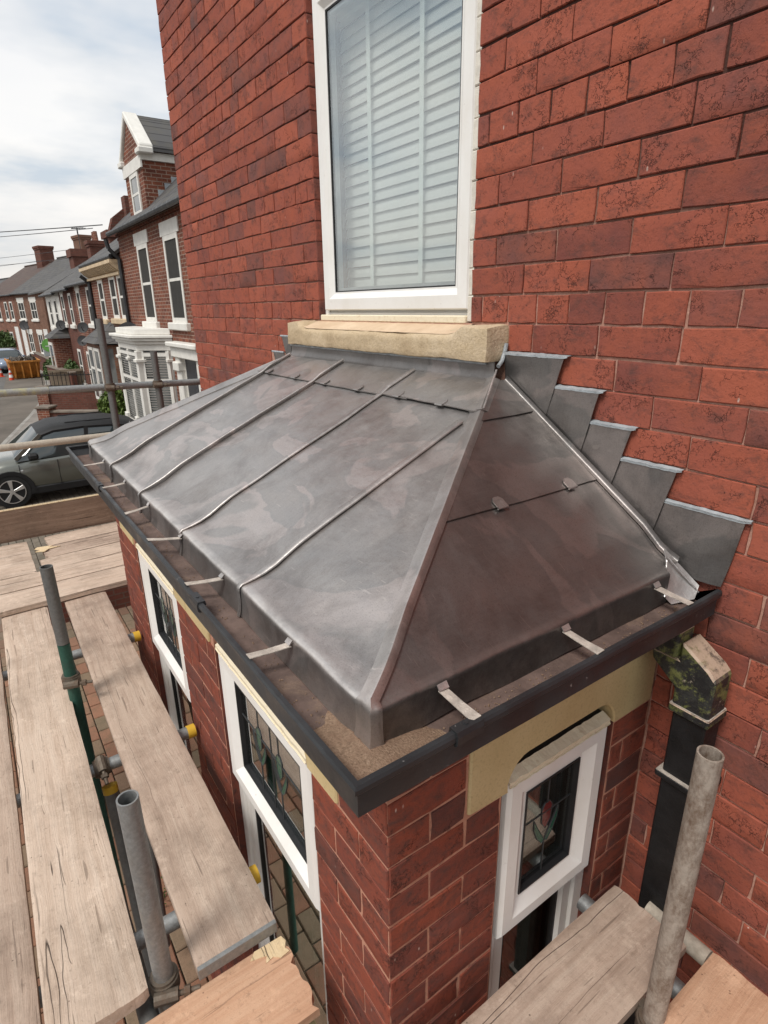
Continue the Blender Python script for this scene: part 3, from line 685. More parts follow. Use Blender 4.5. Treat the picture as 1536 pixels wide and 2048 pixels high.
# the blind's slats hang as parts of the window (third level)
SL = None
for i in range(26):
    z = 0.115+i*0.0392
    if SL is None:
        m = MB().grid([[(x, 0.132+dy, dz) for x in (-0.42, 0.42)] for dy, dz in ((-0.0055, -0.0205), (-0.005, -0.010), (-0.003, 0.001), (0.0, 0.011), (0.004, 0.0195))], 0.0025)
        o = m.build('slat', 'blind', None, smooth=True); SL = o.data; o.parent = uw
    else:
        o = bpy.data.objects.new('slat', SL); COL.objects.link(o); o.parent = uw
    o.location = root_inv(uw) @ Vector((-0.51, 0, z)); o.rotation_euler = (random.gauss(0, .012), random.gauss(0, .0006), 0)
for x in (-0.715, -0.395):
    MB().box(x-0.012, x+0.012, 0.1105, 0.1115, 0.105, 1.12).build('blind_tape', 'blind_tape', uw)
MB().box(-0.93, -0.09, 0.117, 0.147, 0.083, 0.098).build('bottom_rail', 'blind', uw, bevel=0.003)

# ------------------------------------------------------------------ bay window: walls
bay = thing('bay_window', 'square red brick bay with lead hipped roof, white windows and black gutter', 'bay window', (-0.42, -0.436, GZ))
LT, LB = -0.655, -0.955                                            # lintel top and bottom
W1 = (-0.195, 0.452); W2 = (-1.215, -0.60); SW = (-0.565, -0.160)   # front windows (x), side window (y)
ZS = -2.75                                                          # sill level
core = MB(); r = 0.0028
def wallbox(x0, x1, y0, y1, z0, z1): core.box(x0, x1, y0, y1, z0, z1)
fy0, fy1 = BY+r, BY+0.20
for x0, x1 in ((BX0+r, W2[0]), (W2[1], W1[0]), (W1[1], BX1-r)): wallbox(x0, x1, fy0, fy1, ZS, LT)
wallbox(BX0+r, BX1-r, fy0, fy1, GZ, ZS)
for y0, y1 in ((fy1, SW[0]), (SW[1], 0.004)): wallbox(BX1-0.2, BX1-r, y0, y1, ZS, LT)
wallbox(BX1-0.2, BX1-r, fy1, 0.004, GZ, ZS)
wallbox(BX0+r, BX0+0.2, fy1, 0.004, GZ, LT)
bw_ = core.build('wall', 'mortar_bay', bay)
sp = []
for c in range(-46, -8):
    zc = c*P_+P_/2
    if zc > LT-0.02: continue
    top = zc > LB
    fr = [(BX0, W2[0]), (W2[1], W1[0]), (W1[1], BX1)] if zc > ZS else [(BX0, BX1)]
    if top: fr = [(BX0, -1.50), (0.575, BX1)]
    for a, b in fr:
        n = c % 2
        if b == BX1:                                                # quoin: stretcher and header take turns
            L = b-a
            if L < 0.4: js = [a, b-0.105, b] if n else ([a, a+0.1, b] if L > 0.25 else [a, b])
            else: js = [a] + [b-(0.2175 if n else 0.105)-i*SB for i in range(12, -1, -1) if b-(0.2175 if n else 0.105)-i*SB > a+0.03] + [b]
        else:
            o0 = (0.105 if n else 0.2175); js = [a] + [a+o0+i*SB for i in range(0, 12) if a+o0+i*SB < b-0.03] + [b]
        for s0, s1 in zip(js, js[1:]): sp.append((((s0+s1)/2, BY, zc), s1-s0-0.0068, 'front', 0.978))
    sd_ = [(BY, SW[0]), (SW[1], 0.0)] if zc > ZS else [(BY, 0.0)]
    if top: sd_ = [(BY, -0.672)]
    for a, b in sd_:
        n = c % 2
        if a == BY:
            o0 = 0.2 if n else 0.105; js = [a] + [a+o0+i*0.2 for i in range(0, 12) if a+o0+i*0.2 < b-0.03] + [b]
        else: js = [a, b] if n else [a, a+0.055, b]
        for s0, s1 in zip(js, js[1:]): sp.append(((BX1, (s0+s1)/2, zc), s1-s0-0.0068, 'side', 0.978))
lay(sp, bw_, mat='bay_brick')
# corbel bricks under the gutter
for y0, y1 in ((-0.69, -0.575), (-0.175, -0.02)):
    MB().prism([(y0, -0.645), (y1, -0.645), (y1, -0.695), (y1-0.02, -0.712), (y0+0.02, -0.712), (y0, -0.69)], BX1-0.03, BX1+0.062, 'x').build('corbel', 'bay_brick_joined', bw_, bevel=0.004)
for x0 in (-1.45, -0.95, -0.45, 0.05, 0.52):
    MB().prism([(x0, -0.645), (x0+0.11, -0.645), (x0+0.11, -0.70), (x0+0.09, -0.712), (x0+0.02, -0.712), (x0, -0.70)], BY-0.062, BY+0.03, 'y').build('corbel', 'bay_brick_joined', bw_, bevel=0.004)

# lintels with low cambered soffits
def lintel_poly(a, b, w0, w1, rise=0.078):
    """outline from a to b with an opening w0..w1"""
    pts = [(a, LT), (a, LB+0.002)]
    if a < w0: pts += [(w0, LB)]
    s = 0.062
    for i in range(7): t = i/6*math.pi/2; pts.append((w0+s*(1-math.cos(t))*1.0, LB+rise*math.sin(t)))
    for i in range(6, -1, -1): t = i/6*math.pi/2; pts.append((w1-s*(1-math.cos(t)), LB+rise*math.sin(t)))
    pts += [(b, LB), (b, LT)]; return pts
MB().prism(lintel_poly(-0.458, 0.575, W1[0]-0.03, W1[1]-0.012), BY-0.004, BY+0.14, 'y').build('lintel', 'stone_paint', bay, bevel=0.004)
MB().prism(lintel_poly(-1.50, -0.464, W2[0]-0.02, W2[1]+0.0), BY-0.003, BY+0.14, 'y').build('lintel', 'stone_paint', bay, bevel=0.004)
MB().prism(lintel_poly(-0.668, -0.006, SW[0]+0.012, SW[1]-0.01), BX1-0.14, BX1+0.004, 'x').build('lintel', 'stone_paint', bay, bevel=0.004)

# windows; local axes u along the wall, n outwards from the wall face, z up
def bay_window_unit(tf, u0, u1, tulips, side):
    zt, zm, zb = LB+0.012, -1.425, ZS+0.02
    nf = -0.024
    fr = MB(tf).ring(u0+0.002, u1-0.002, zb, zt+0.0, [(0, nf-0.07), (0, nf-0.004), (0.038, nf-0.004), (0.046, nf-0.018), (0.046, nf-0.07)]).build('window', 'upvc', bay, bevel=0.001)
    MB(tf).box(u0+0.046, u1-0.046, nf-0.06, nf-0.0045, zm-0.045, zm-0.005).build('transom', 'upvc', fr, bevel=0.002)
    # proud top-hung light
    MB(tf).ring(u0+0.026, u1-0.018, zm-0.018, zt-0.006, [(0, nf-0.02), (0, nf+0.014), (0.010, nf+0.022), (0.044, nf+0.022), (0.074, nf+0.002), (0.082, nf+0.002), (0.082, nf-0.03)]).build('casement', 'upvc', fr)
    a, b, z0, z1 = u0+0.108, u1-0.100, zm+0.064, zt-0.088
    MB(tf).ring(a, b, z0, z1, [(0, nf-0.02), (0, nf+0.0055), (0.004, nf+0.0055), (0.004, nf-0.02)]).build('gasket', 'gasket', fr)
    MB(tf).ring(a+0.005, b-0.005, z0+0.005, z1-0.005, [(0, nf-0.035), (0, nf-0.016), (0.010, nf-0.016), (0.010, nf-0.035)]).build('spacer_bar', 'steel_spacer', fr)
    MB(tf).box(a+0.004, b-0.004, nf-0.013, nf-0.009, z0+0.004, z1-0.004).build('pane', 'glass_bay', fr)
    # leaded tulips
    cm = MB(tf); n0, n1 = nf-0.0088, nf-0.0068; w2 = 0.0013
    def came(p, q, wd=w2):
        d = Vector((q[0]-p[0], q[1]-p[1])); L = d.length; d /= L; e = Vector((-d.y, d.x))*wd
        cm.prism([(p[0]+e.x, p[1]+e.y), (q[0]+e.x, q[1]+e.y), (q[0]-e.x, q[1]-e.y), (p[0]-e.x, p[1]-e.y)], n0, n1, 'y')
    H = z1-z0
    came((a, z0+H*0.62), (b, z0+H*0.62))
    for t in tulips:
        u = a+(b-a)*t
        came((u, z0), (u, z0+H*0.34)); came((u, z0+H*0.70), (u, z1))
        pet = [(u, z0+H*.45), (u+.016, z0+H*.52), (u+.019, z0+H*.66), (u+.008, z0+H*.71), (u-.008, z0+H*.71), (u-.019, z0+H*.66), (u-.016, z0+H*.52)]
        MB(tf).prism(pet, n0, n1-0.001, 'y').build('stained_glass', 'red_glass' if side else 'green_glass', fr)
        for p, q in zip(pet, pet[1:]+pet[:1]): came(p, q, 0.0009)
        for s in (-1, 1):
            lf = [(u, z0+H*.33), (u+s*.012, z0+H*.40), (u+s*.030, z0+H*.50), (u+s*.046, z0+H*.60), (u+s*.044, z0+H*.50), (u+s*.028, z0+H*.38), (u+s*.010, z0+H*.31)]
            if side or s > 0: MB(tf).prism(lf, n0, n1-0.001, 'y').build('stained_glass', 'green_glass', fr)
            for p, q in zip(lf, lf[1:]+lf[:1]): came(p, q, 0.0009)
    for t in ((0.5,) if not side else ()): came((a+(b-a)*t, z0), (a+(b-a)*t, z1), 0.0010)
    cm.build('came', 'came', fr)
    # lower light
    c, d = u0+0.05, u1-0.05
    MB(tf).ring(c, d, zb+0.046, zm-0.046, [(0, nf-0.05), (0, nf-0.012), (0.030, nf-0.012), (0.038, nf-0.022), (0.038, nf-0.05)]).build('sash', 'upvc', fr)
    MB(tf).ring(c+0.038, d-0.038, zb+0.084, zm-0.084, [(0, nf-0.05), (0, nf-0.0225), (0.008, nf-0.0225), (0.008, nf-0.05)]).build('gasket', 'gasket', fr)
    MB(tf).box(c+0.04, d-0.04, nf-0.034, nf-0.030, zb+0.086, zm-0.086).build('pane', 'glass_bay', fr)
    # cream rendered ledge over the frame, set under the cambered soffit
    rows = []
    for n_, z_ in ((-0.026, zt+0.004), (-0.024, zt+0.015), (nf+0.006, zt+0.012), (nf+0.024, zt+0.004), (nf+0.022, zt-0.010)):
        rows.append([(u0+0.022+(u1-u0-0.044)*i/24, n_+0.002*mnoise.noise(Vector((i*.7, n_*30, u0))), z_+0.0035*mnoise.noise(Vector((i*.9, z_*20, u0*3)))) for i in range(25)])
    MB(tf).grid(rows, 0.004).build('head_ledge', 'cream_board', fr)
    MB(tf).box(u0-0.03, u1+0.03, -0.16, -0.10, zt, LB+0.09).box(u0, u1, -0.10, -0.0245, zt+0.001, zt+0.004).build('recess_shade', 'interior', fr)  # dark boxes standing in for the shade in the recess under the soffit
    # plantation shutter behind the glass
    sh = MB(tf); z = zb+0.12
    st_ = MB(tf); pass
    for a_, b_ in ((c+0.05, c+0.085), (d-0.085, d-0.05), ((c+d)/2-0.012, (c+d)/2+0.012)): MB(tf).box(a_, b_, nf-0.13, nf-0.098, zb+0.06, zt-0.1).build('shutter_stile', 'shutter', fr)
    if side:
        i = 0; me = None
        while z < zt-0.12:
            m = MB(tf).add([(c+0.085, nf-0.138, z), (d-0.085, nf-0.138, z), (d-0.085, nf-0.098, z-0.034), (c+0.085, nf-0.098, z-0.034), (c+0.085, nf-0.140, z-0.006), (d-0.085, nf-0.140, z-0.006), (d-0.085, nf-0.100, z-0.04), (c+0.085, nf-0.100, z-0.04)],
                           [(0, 1, 2, 3), (4, 7, 6, 5), (0, 4, 5, 1), (1, 5, 6, 2), (2, 6, 7, 3), (3, 7, 4, 0)])
            m.build('louvre', 'shutter', fr); z += 0.046
    return fr
front_tf = lambda u, n, z: (u, BY-n, z)
side_tf = lambda u, n, z: (BX1+n, u, z)
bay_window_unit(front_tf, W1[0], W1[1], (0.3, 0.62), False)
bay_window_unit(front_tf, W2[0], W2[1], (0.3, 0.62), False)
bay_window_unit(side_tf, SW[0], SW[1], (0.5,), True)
for a_, sgn in ((W1[0], 1), (W1[1], -1), (W2[0], 1), (W2[1], -1)):
    MB().box(min(a_, a_+sgn*0.003), max(a_, a_+sgn*0.003), BY+0.004, BY+0.15, ZS, LB-0.001).build('reveal', 'bay_brick_joined', bw_)
for a_, sgn in ((SW[0], 1), (SW[1], -1)):
    MB().box(BX1-0.15, BX1-0.004, min(a_, a_+sgn*0.003), max(a_, a_+sgn*0.003), ZS, LB-0.001).build('reveal', 'bay_brick_joined', bw_)
ins = MB(); ins.box(BX0+0.25, BX1-0.36, BY+0.36, 0.25, GZ+0.02, LT-0.05); ins.build('room', 'interior', bay)
fl = MB().box(BX0+0.21, BX1-0.21, BY+0.21, 0.0, GZ+0.55, GZ+0.6).build('floor', 'interior', bay)
cl = MB().box(BX0+0.02, BX1-0.02, BY+0.02, 0.0, LT+0.001, LT+0.012).build('ceiling', 'interior', bay)
for (a, b) in (W1, W2): MB().box(a-0.04, b+0.04, BY-0.07, BY+0.05, ZS-0.09, ZS+0.018).build('sill', 'stone_paint', bay, bevel=0.006)
MB().box(BX1-0.05, BX1+0.07, SW[0]-0.04, SW[1]+0.04, ZS-0.09, ZS+0.018).build('sill', 'stone_paint', bay, bevel=0.006)

# ------------------------------------------------------------------ lead roof
lead = MB().box(-1.58, 0.745, -0.865, -0.01, -0.64, -0.565).build('lead_roof', 'lead', bay)       # deck under the sheets
YT, ZT, YE, ZE, ZD = -0.078, -0.166, -0.92, -0.547, -0.622
XTR, XER, XTL, XEL = 0.19, 0.79, -1.14, -1.63
def prof(t):
    """fraction down the slope -> (horizontal fraction, drop fraction): slope flattens over a tilting fillet before the rolled edge"""
    z = t
    if t > 0.84: q = (t-0.84)/0.16; z = t + 0.030*math.sin(q*math.pi) * (1-q*0.2)
    return t, z
TS = [0, .02, .05, .09, .13, .17, .22, .27, .33, .39, .45, .51, .57, .63, .69, .74, .78, .82, .86, .90, .935, .962, .98, .992, 1.0]
def wob(x, y, s=1.0):
    return s*(0.0042*mnoise.noise(Vector((x*2.6, y*2.6, 1.7))) + 0.0022*mnoise.noise(Vector((x*8, y*8, 4.1))) + 0.0009*mnoise.noise(Vector((x*21, y*21, 7.7))))
EDGE = [(0.0035, -0.002), (0.0060, -0.006), (0.0068, -0.014), (0.006, -0.040), (0.008, -0.060), (0.012, ZD-ZE)]   # rolled edge and drop: (outwards, down)
def front_pt(x, t, lift=0.0):
    a, b = prof(t); y = YT+(YE-YT)*a; z = ZT+(ZE-ZT)*b
    return (x, y - lift*0.4, z + lift + wob(x, y) + 0.0035*max(0, (t-0.9)/0.1)*mnoise.noise(Vector((x*5, 3, 3))))
def xr(t): return XTR+(XER-XTR)*prof(t)[0]
def xl(t): return XTL+(XEL-XTL)*prof(t)[0]
def right_pt(t, y, lift=0.0):
    a, b = prof(t); x = XTR+(XER-XTR)*a; z = ZT+(ZE-ZT)*b
    return (x + lift*0.5, y, z + lift + wob(x+7, y) + 0.003*max(0, (t-0.9)/0.1)*mnoise.noise(Vector((2, y*6, 3))))
def yr(t): return YT+(YE-YT)*prof(t)[0]
SEAMS = [-1.13, -0.652, -0.190, 0.257]
def burnish_shade_rows(rows, ts, ax, g=1.0):
    """wear along the eaves edge: grime band, bright rolled edge; shade of the drop painted dark"""
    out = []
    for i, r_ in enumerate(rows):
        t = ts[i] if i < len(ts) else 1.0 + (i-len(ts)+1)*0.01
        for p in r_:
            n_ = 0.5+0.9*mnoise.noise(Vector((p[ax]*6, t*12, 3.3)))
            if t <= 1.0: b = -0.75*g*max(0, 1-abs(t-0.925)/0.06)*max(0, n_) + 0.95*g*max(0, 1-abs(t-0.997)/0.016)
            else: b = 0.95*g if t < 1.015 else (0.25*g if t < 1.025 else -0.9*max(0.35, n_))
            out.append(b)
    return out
def front_sheet(xa, xb, name='lead_sheet', t0=0.0, t1=1.0, lift=0.0, nx=16, drop=True, mat='lead', thick=0.0025):
    rows = []; ts = []
    for t in [q for q in TS if t0 <= q <= t1] if t1 == 1.0 else sorted(set([q for q in TS if t0 <= q < t1] + [t1])):
        a, b = xa(t), xb(t)
        if b-a < 0.003: continue
        rows.append([front_pt(a+(b-a)*i/nx, t, lift) for i in range(nx+1)]); ts.append(t)
    if drop and t1 == 1.0:
        a, b = xa(1.0), xb(1.0)
        last = rows[-1]
        for o, d in EDGE: rows.append([(p[0], p[1]-o - 0.002*mnoise.noise(Vector((p[0]*9, d*30, 5))), p[2]+d+0.003*(mnoise.noise(Vector((p[0]*7, 1, 1))) if d < -0.06 else 0)) for p in last])
    m = MB().grid(rows, thick); m.pt = burnish_shade_rows(rows, ts, 0)
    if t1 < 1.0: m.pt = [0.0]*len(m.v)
    return m.build(name, mat, lead, smooth=True, auto=1.2)
front_sheet(xl, lambda t: SEAMS[0])
for a, b in zip(SEAMS, SEAMS[1:]):
    front_sheet(lambda t, a=a: max(a, xl(t)), lambda t, b=b: min(b, xr(t)))
front_sheet(lambda t: SEAMS[3], lambda t: xr(t) + (0.011 if t > 0.99 else 0))
# right slope: lower sheet, upper sheet lapped over it, saddle at the top
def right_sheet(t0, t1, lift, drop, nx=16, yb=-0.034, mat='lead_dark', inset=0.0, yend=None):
    rows = []; ts = []
    for t in sorted(set([q for q in TS if t0 <= q <= t1] + [t0, t1])):
        ts.append(t)
        a = yr(t)+inset; b = yb if yend is None else yend(t)
        if t > 0.965: b = min(b, -0.06 - (t-0.965)*0.5)
        rows.append([right_pt(t, a+(b-a)*i/nx, lift) for i in range(nx+1)])
    if drop:
        last = rows[-1]
        for o, d in EDGE: rows.append([(p[0]+o+0.003*mnoise.noise(Vector((p[1]*9, d*30, 9))), p[1], p[2]+d+0.006*(mnoise.noise(Vector((p[1]*6, 1, 2))) if d < -0.03 else 0)) for p in last])
    m = MB().grid(rows, 0.0038); m.pt = burnish_shade_rows(rows, ts, 1, 0.5)
    return m.build('lead_sheet', mat, lead, smooth=True, auto=1.2)
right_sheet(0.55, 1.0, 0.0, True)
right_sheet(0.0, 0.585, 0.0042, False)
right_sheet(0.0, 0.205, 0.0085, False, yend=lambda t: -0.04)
# left slope
rows = []
for t in TS:
    a = yr(t); rows.append([(xl(t), a+(-0.03-a)*i/10, ZT+(ZE-ZT)*prof(t)[1]+0.001) for i in range(11)])
last = rows[-1]
for o, d in EDGE: rows.append([(p[0]-o, p[1], p[2]+d) for p in last])
MB().grid(rows, 0.0025).build('lead_sheet', 'lead', lead, smooth=True, auto=1.2)
# cover flashing along the top in two lapped lengths, upstand under the sill
tc = 0.168
front_sheet(lambda t: xl(t)+0.005, lambda t: -0.085+0.045*t/tc, t0=0.0, t1=tc, lift=0.0080, drop=False, mat='lead', thick=0.0045, nx=30).name = 'cover_flashing'
front_sheet(lambda t: -0.125+0.055*t/tc, lambda t: xr(t)-0.012, t0=0.0, t1=tc, lift=0.0118, drop=False, mat='lead', thick=0.004, nx=12).name = 'cover_flashing'
for x0, x1, dy in ((-1.15, -0.085, 0.0), (-0.125, 0.182, -0.0032)):
    prof_u = [(YT-0.004, ZT+0.0025), (YT+0.006, ZT+0.006), (YT+0.014, ZT+0.018), (YT+0.017, ZT+0.035), (YT+0.016, -0.106)]
    MB().grid([[(x0+(x1-x0)*i/24, y+dy+0.0015*mnoise.noise(Vector((x0+i*.4, z*40, 2))), z) for i in range(25)] for y, z in prof_u], 0.0025).build('upstand', 'lead_flashing', lead, smooth=True, auto=1.2)
sb = MB(); pts = [(-1.14+i*0.033, YT+0.012-0.003*mnoise.noise(Vector((i*.9, 0, 3))), -0.110+0.002*mnoise.noise(Vector((i*.7, 4, 0)))) for i in range(40)]
sb.path(pts, 0.006, 8); sb.build('sealant', 'sealant', lead, smooth=True)
# rolls over the seams
def roll_at(x, t0, far=False):
    W, H = 0.0165, 0.0105
    ring = [(-W*1.5, -0.001), (-W*0.95, H*0.25), (-W*0.55, H*0.75), (-W*0.15, H*0.97), (W*0.35, H), (W*0.78, H*0.86), (W*0.95, H*0.62), (W*0.90, H*0.40), (W*0.50, H*0.22), (W*0.48, -0.003)]
    if far: W, H = 0.013, 0.017; ring = [(-W*2.0, -0.001), (-W*1.0, H*0.45), (-W*0.3, H*0.9), (W*0.4, H), (W*0.9, H*0.93), (W*1.0, H*0.75), (W*0.9, H*0.6), (W*0.1, H*0.52), (W*0.05, -0.003)]
    rows = []
    for t in [q for q in TS if q >= t0]:
        a, b = prof(t); fl_ = 1 - 0.45*max(0, (t-0.93)/0.07); base = front_pt(x, t); lf = 0.0078 if t < tc else 0
        sw = 0.0015*mnoise.noise(Vector((x*5, t*9, 0)))
        rows.append([(x+dx*fl_+sw, base[1]-dz*0.41*fl_, base[2]+dz*fl_*0.91+lf) for dx, dz in ring])
    base = front_pt(x, 1.0)
    for o, d in EDGE: rows.append([(x+dx*0.55, base[1]-o-max(0, dz)*0.55, base[2]+d+0.001) for dx, dz in ring])
    MB().grid(rows).build('lead_roll', 'lead', lead, smooth=True, auto=1.3)
for x in SEAMS[:3]: roll_at(x, 0.0, x < -0.5)
roll_at(SEAMS[3], 0.215)
# hip caps
def hip(right, lo, hi, wf, ws, mat='lead', up=0.0):
    rows = []
    for t in [q for q in TS if lo <= q <= hi]:
        a, b = prof(t); x = xr(t) if right else xl(t); y = yr(t); z = ZT+(ZE-ZT)*b+up; s = 1 if right else -1
        k = 1 - 0.25*t
        sf = (ZE-ZT)/(YE-YT); ss = (ZE-ZT)/(XER-XTR) if right else (ZE-ZT)/(XTL-XEL)      # falls of the two slopes
        pts = []
        for q, h in ((1.0, 0.0035), (0.72, 0.0065), (0.45, 0.011), (0.2, 0.0145)): dx = -s*wf*k*q; pts.append((x+dx, y, z+h+wob(x+dx, y)))
        pts.append((x, y-0.001, z+0.0165+wob(x, y)*0.6))
        for q, h in ((0.3, 0.013), (0.65, 0.0095), (1.0, 0.006)): dy = ws*k*q; pts.append((x+s*0.0015, y+dy, z+h+wob(x+7, y+dy)))
        rows.append(pts)
    if hi == 1.0:
        for o, d in EDGE: rows.append([(p[0]+(0.006+o*0.8 if i > 3 else 0.0)*s*(1 if right else 1), p[1]-(o+0.002 if i <= 4 else 0.002), p[2]+d-(0.006 if 2 < i < 6 else 0)) for i, p in enumerate(rows[-1 if False else len([q for q in TS if lo <= q <= hi])-1])])
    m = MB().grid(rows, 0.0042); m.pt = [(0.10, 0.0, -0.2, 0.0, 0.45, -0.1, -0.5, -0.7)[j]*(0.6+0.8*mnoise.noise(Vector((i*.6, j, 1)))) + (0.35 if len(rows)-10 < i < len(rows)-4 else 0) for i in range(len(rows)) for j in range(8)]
    m.build('hip_cap', mat, lead, smooth=True, auto=1.2)
hip(True, 0.13, 1.0, 0.046, 0.020); hip(False, 0.0, 1.0, 0.05, 0.03); hip(True, 0.0, 0.17, 0.050, 0.028, up=0.004)
# saddle weld at the top of the hip
sw_ = MB()
for i in range(26):
    t = i/25; p = Vector((0.196, YT+0.006, -0.128)).lerp(Vector((xr(0.165)+0.004, yr(0.165)+0.006, ZT+(ZE-ZT)*0.165+0.021)), t)
    sw_.tube(p+Vector((0, 0, -0.002)), p+Vector((0, 0, 0.003)), 0.003, 8)
sw_.build('weld', 'lead_bright', lead, smooth=True)
# small holding clips folded up over the laps
def clip(p, ux, dn):
    """p: point on the lap edge; ux: along the edge, dn: down the slope"""
    ux, dn = Vector(ux).normalized(), Vector(dn).normalized(); nn = ux.cross(dn).normalized(); nn = nn if nn.z > 0 else -nn
    p = Vector(p); out = [(-0.016, 0.006), (0.016, 0.006), (0.016, -0.016), (0.008, -0.026), (-0.008, -0.026), (-0.016, -0.016)]
    m = MB(); n = len(out)
    lo = [p+ux*a+dn*b+nn*0.0035 for a, b in out]; hi_ = [p+ux*a+dn*b+nn*0.0065 for a, b in out]
    m.add([tuple(q) for q in lo+hi_], [tuple(range(n)), tuple(range(2*n-1, n-1, -1))] + [(i, (i+1) % n, n+(i+1) % n, n+i) for i in range(n)])
    m.tube(p-ux*0.016+dn*0.006+nn*0.004, p+ux*0.016+dn*0.006+nn*0.004, 0.003, 8)
    m.build('clip', 'lead', lead)
dnf = (0, YE-YT, ZE-ZT); dnr = (XER-XTR, 0, ZE-ZT)
for x in (-1.07, -0.81, -0.562, -0.326, -0.086+0.0, 0.125): clip(Vector(front_pt(x, tc, 0.0085)), (1, 0, 0), dnf)
for y in (-0.39, -0.14): clip(Vector(right_pt(0.585, y, 0.0035)), (0, 1, 0), dnr)
# cove where the right slope meets the house wall
rows = []
for i in range(25):
    t = i/24*0.99; a, b = prof(t); x = XTR+(XER-XTR)*a; z = ZT+(ZE-ZT)*b
    rows.append([(x, -0.036, z+0.0072), (x, -0.0315, z+0.0080), (x+0.0005, -0.0285, z+0.0092), (x+0.001, -0.0265, z+0.0115), (x+0.0015, -0.0255, z+0.0150), (x+0.002, -0.0245, z+0.021)])
MB().grid(rows, 0.002).build('cove', 'lead_flashing', lead, smooth=True, auto=1.3)
# welded end piece at the wall, by the gutter
MB().grid([[(0.752, -0.036, -0.510), (0.778, -0.060, -0.540), (0.792, -0.085, -0.556)], [(0.80, -0.022, -0.552), (0.81, -0.045, -0.590), (0.803, -0.09, -0.608)], [(0.838, -0.016, -0.582), (0.842, -0.035, -0.610), (0.815, -0.085, -0.620)]], 0.003).build('end_welt', 'lead_bright', lead, smooth=True)
we = MB()
for p0, p1 in (((0.77, -0.05, -0.527), (0.842, -0.022, -0.600)), ((0.772, -0.056, -0.532), (0.80, -0.092, -0.608))):
    we.path([tuple(Vector(p0).lerp(Vector(p1), i/16) + Vector((0.0012*mnoise.noise(Vector((i*1.3, 2, p1[0]*9))), 0.001, 0.0025+0.0015*mnoise.noise(Vector((i*1.7, 5, 1)))))) for i in range(17)], 0.0026, 8)
we.build('weld', 'lead_bright', lead, smooth=True)
# stepped flashings on the wall
TLx = [0.172, 0.372, 0.490, 0.588, 0.718]; TRx = [0.388, 0.508, 0.609, 0.738, 0.906]; BRp = [(0.329, -0.300), (0.461, -0.366), (0.563, -0.430), (0.696, -0.506), (0.884, -0.568)]
for k_ in range(5):
    z1 = -(k_+1)*P_-0.004; yy = -0.0065-(4-k_)*0.0028
    br = BRp[k_]; bl_ = (0.185, -0.205) if k_ == 0 else (BRp[k_-1][0]-0.035, BRp[k_-1][1]+0.018)
    L, T_, Rr, B = (TLx[k_]-(0.0 if k_ == 0 else 0.03), z1), (TRx[k_], z1-0.002), br, bl_
    rows = []
    for i in range(7):
        t = i/6; a = Vector((L[0]+(B[0]-L[0])*t, L[1]+(B[1]-L[1])*t)); b = Vector((T_[0]+(Rr[0]-T_[0])*t, T_[1]+(Rr[1]-T_[1])*t))
        row = []
        for j in range(9):
            q = a.lerp(b, j/8); tip = max(0, t-0.75)*0.05*1.0
            q.y -= (0.034*t*math.sin(j/8*math.pi) if k_ == 4 else 0.006*t*math.sin(j/8*math.pi)); row.append((q.x, yy - 0.0030*mnoise.noise(Vector((q.x*11, q.y*11, k_*3))) - 0.0012*mnoise.noise(Vector((q.x*40, q.y*40, k_))) - tip*(0.6 if j < 8 else 0.45), q.y))
        rows.append(row)
    m = MB(); m.grid(rows); b0 = len(m.v); m.add([(p[0], p[1]+0.0025, p[2]) for r_ in rows for p in r_], [(i*9+j, (i+1)*9+j, (i+1)*9+j+1, i*9+j+1) for i in range(6) for j in range(8)])
    rim = [j for j in range(9)] + [i*9+8 for i in range(1, 7)] + [54+j for j in range(7, -1, -1)] + [i*9 for i in range(5, 0, -1)]
    m.f += [(rim[q], rim[(q+1) % len(rim)], b0+rim[(q+1) % len(rim)], b0+rim[q]) for q in range(len(rim))]
    m.build('step_flashing', 'lead_flashing', lead, smooth=True, auto=0.8)
    n = 24; top_ = []; bot_ = []
    for i in range(n+1):
        x0s = L[0]+(0.002 if k_ == 0 else 0.024); x = x0s+(T_[0]+0.012-x0s)*i/n; q1, q2 = mnoise.noise(Vector((x*45, k_, 5))), mnoise.noise(Vector((x*60, k_, 9)))
        f_ = min(1, (n-i)/2.0)
        top_.append((x, -0.001, z1+0.006+0.0022*q1)); bot_.append((x, yy-0.0016*f_, z1-0.0035*f_-0.002*q2*f_))
    mid_ = [(p[0], (q[1]*0.8+p[1]*0.2)-0.003, (p[2]+q[2])/2+0.001) for p, q in zip(top_, bot_)]
    MB().grid([top_, mid_, bot_], 0.001).build('sealant', 'sealant', lead, smooth=True)
se = MB().path([(0.172, -0.010, -0.055), (0.168, -0.014, -0.085), (0.176, -0.03, -0.105), (0.186, -0.055, -0.118)], 0.006, 8); se.build('sealant', 'sealant', lead, smooth=True)
for (x0, x1, z1) in ((-1.355, -1.14, -0.082), (-1.468, -1.345, -0.162), (-1.611, -1.46, -0.248)):
    MB().prism([(x0, z1), (x1, z1), (x1+0.03, z1-0.12), (x0+0.05, z1-0.12)], -0.010, -0.006, 'y').build('step_flashing', 'lead_flashing', lead)
    MB().path([(x0-0.02, -0.006, z1+0.002), (x1, -0.010, z1+0.003)], 0.005, 8).build('sealant', 'sealant', lead, smooth=True)

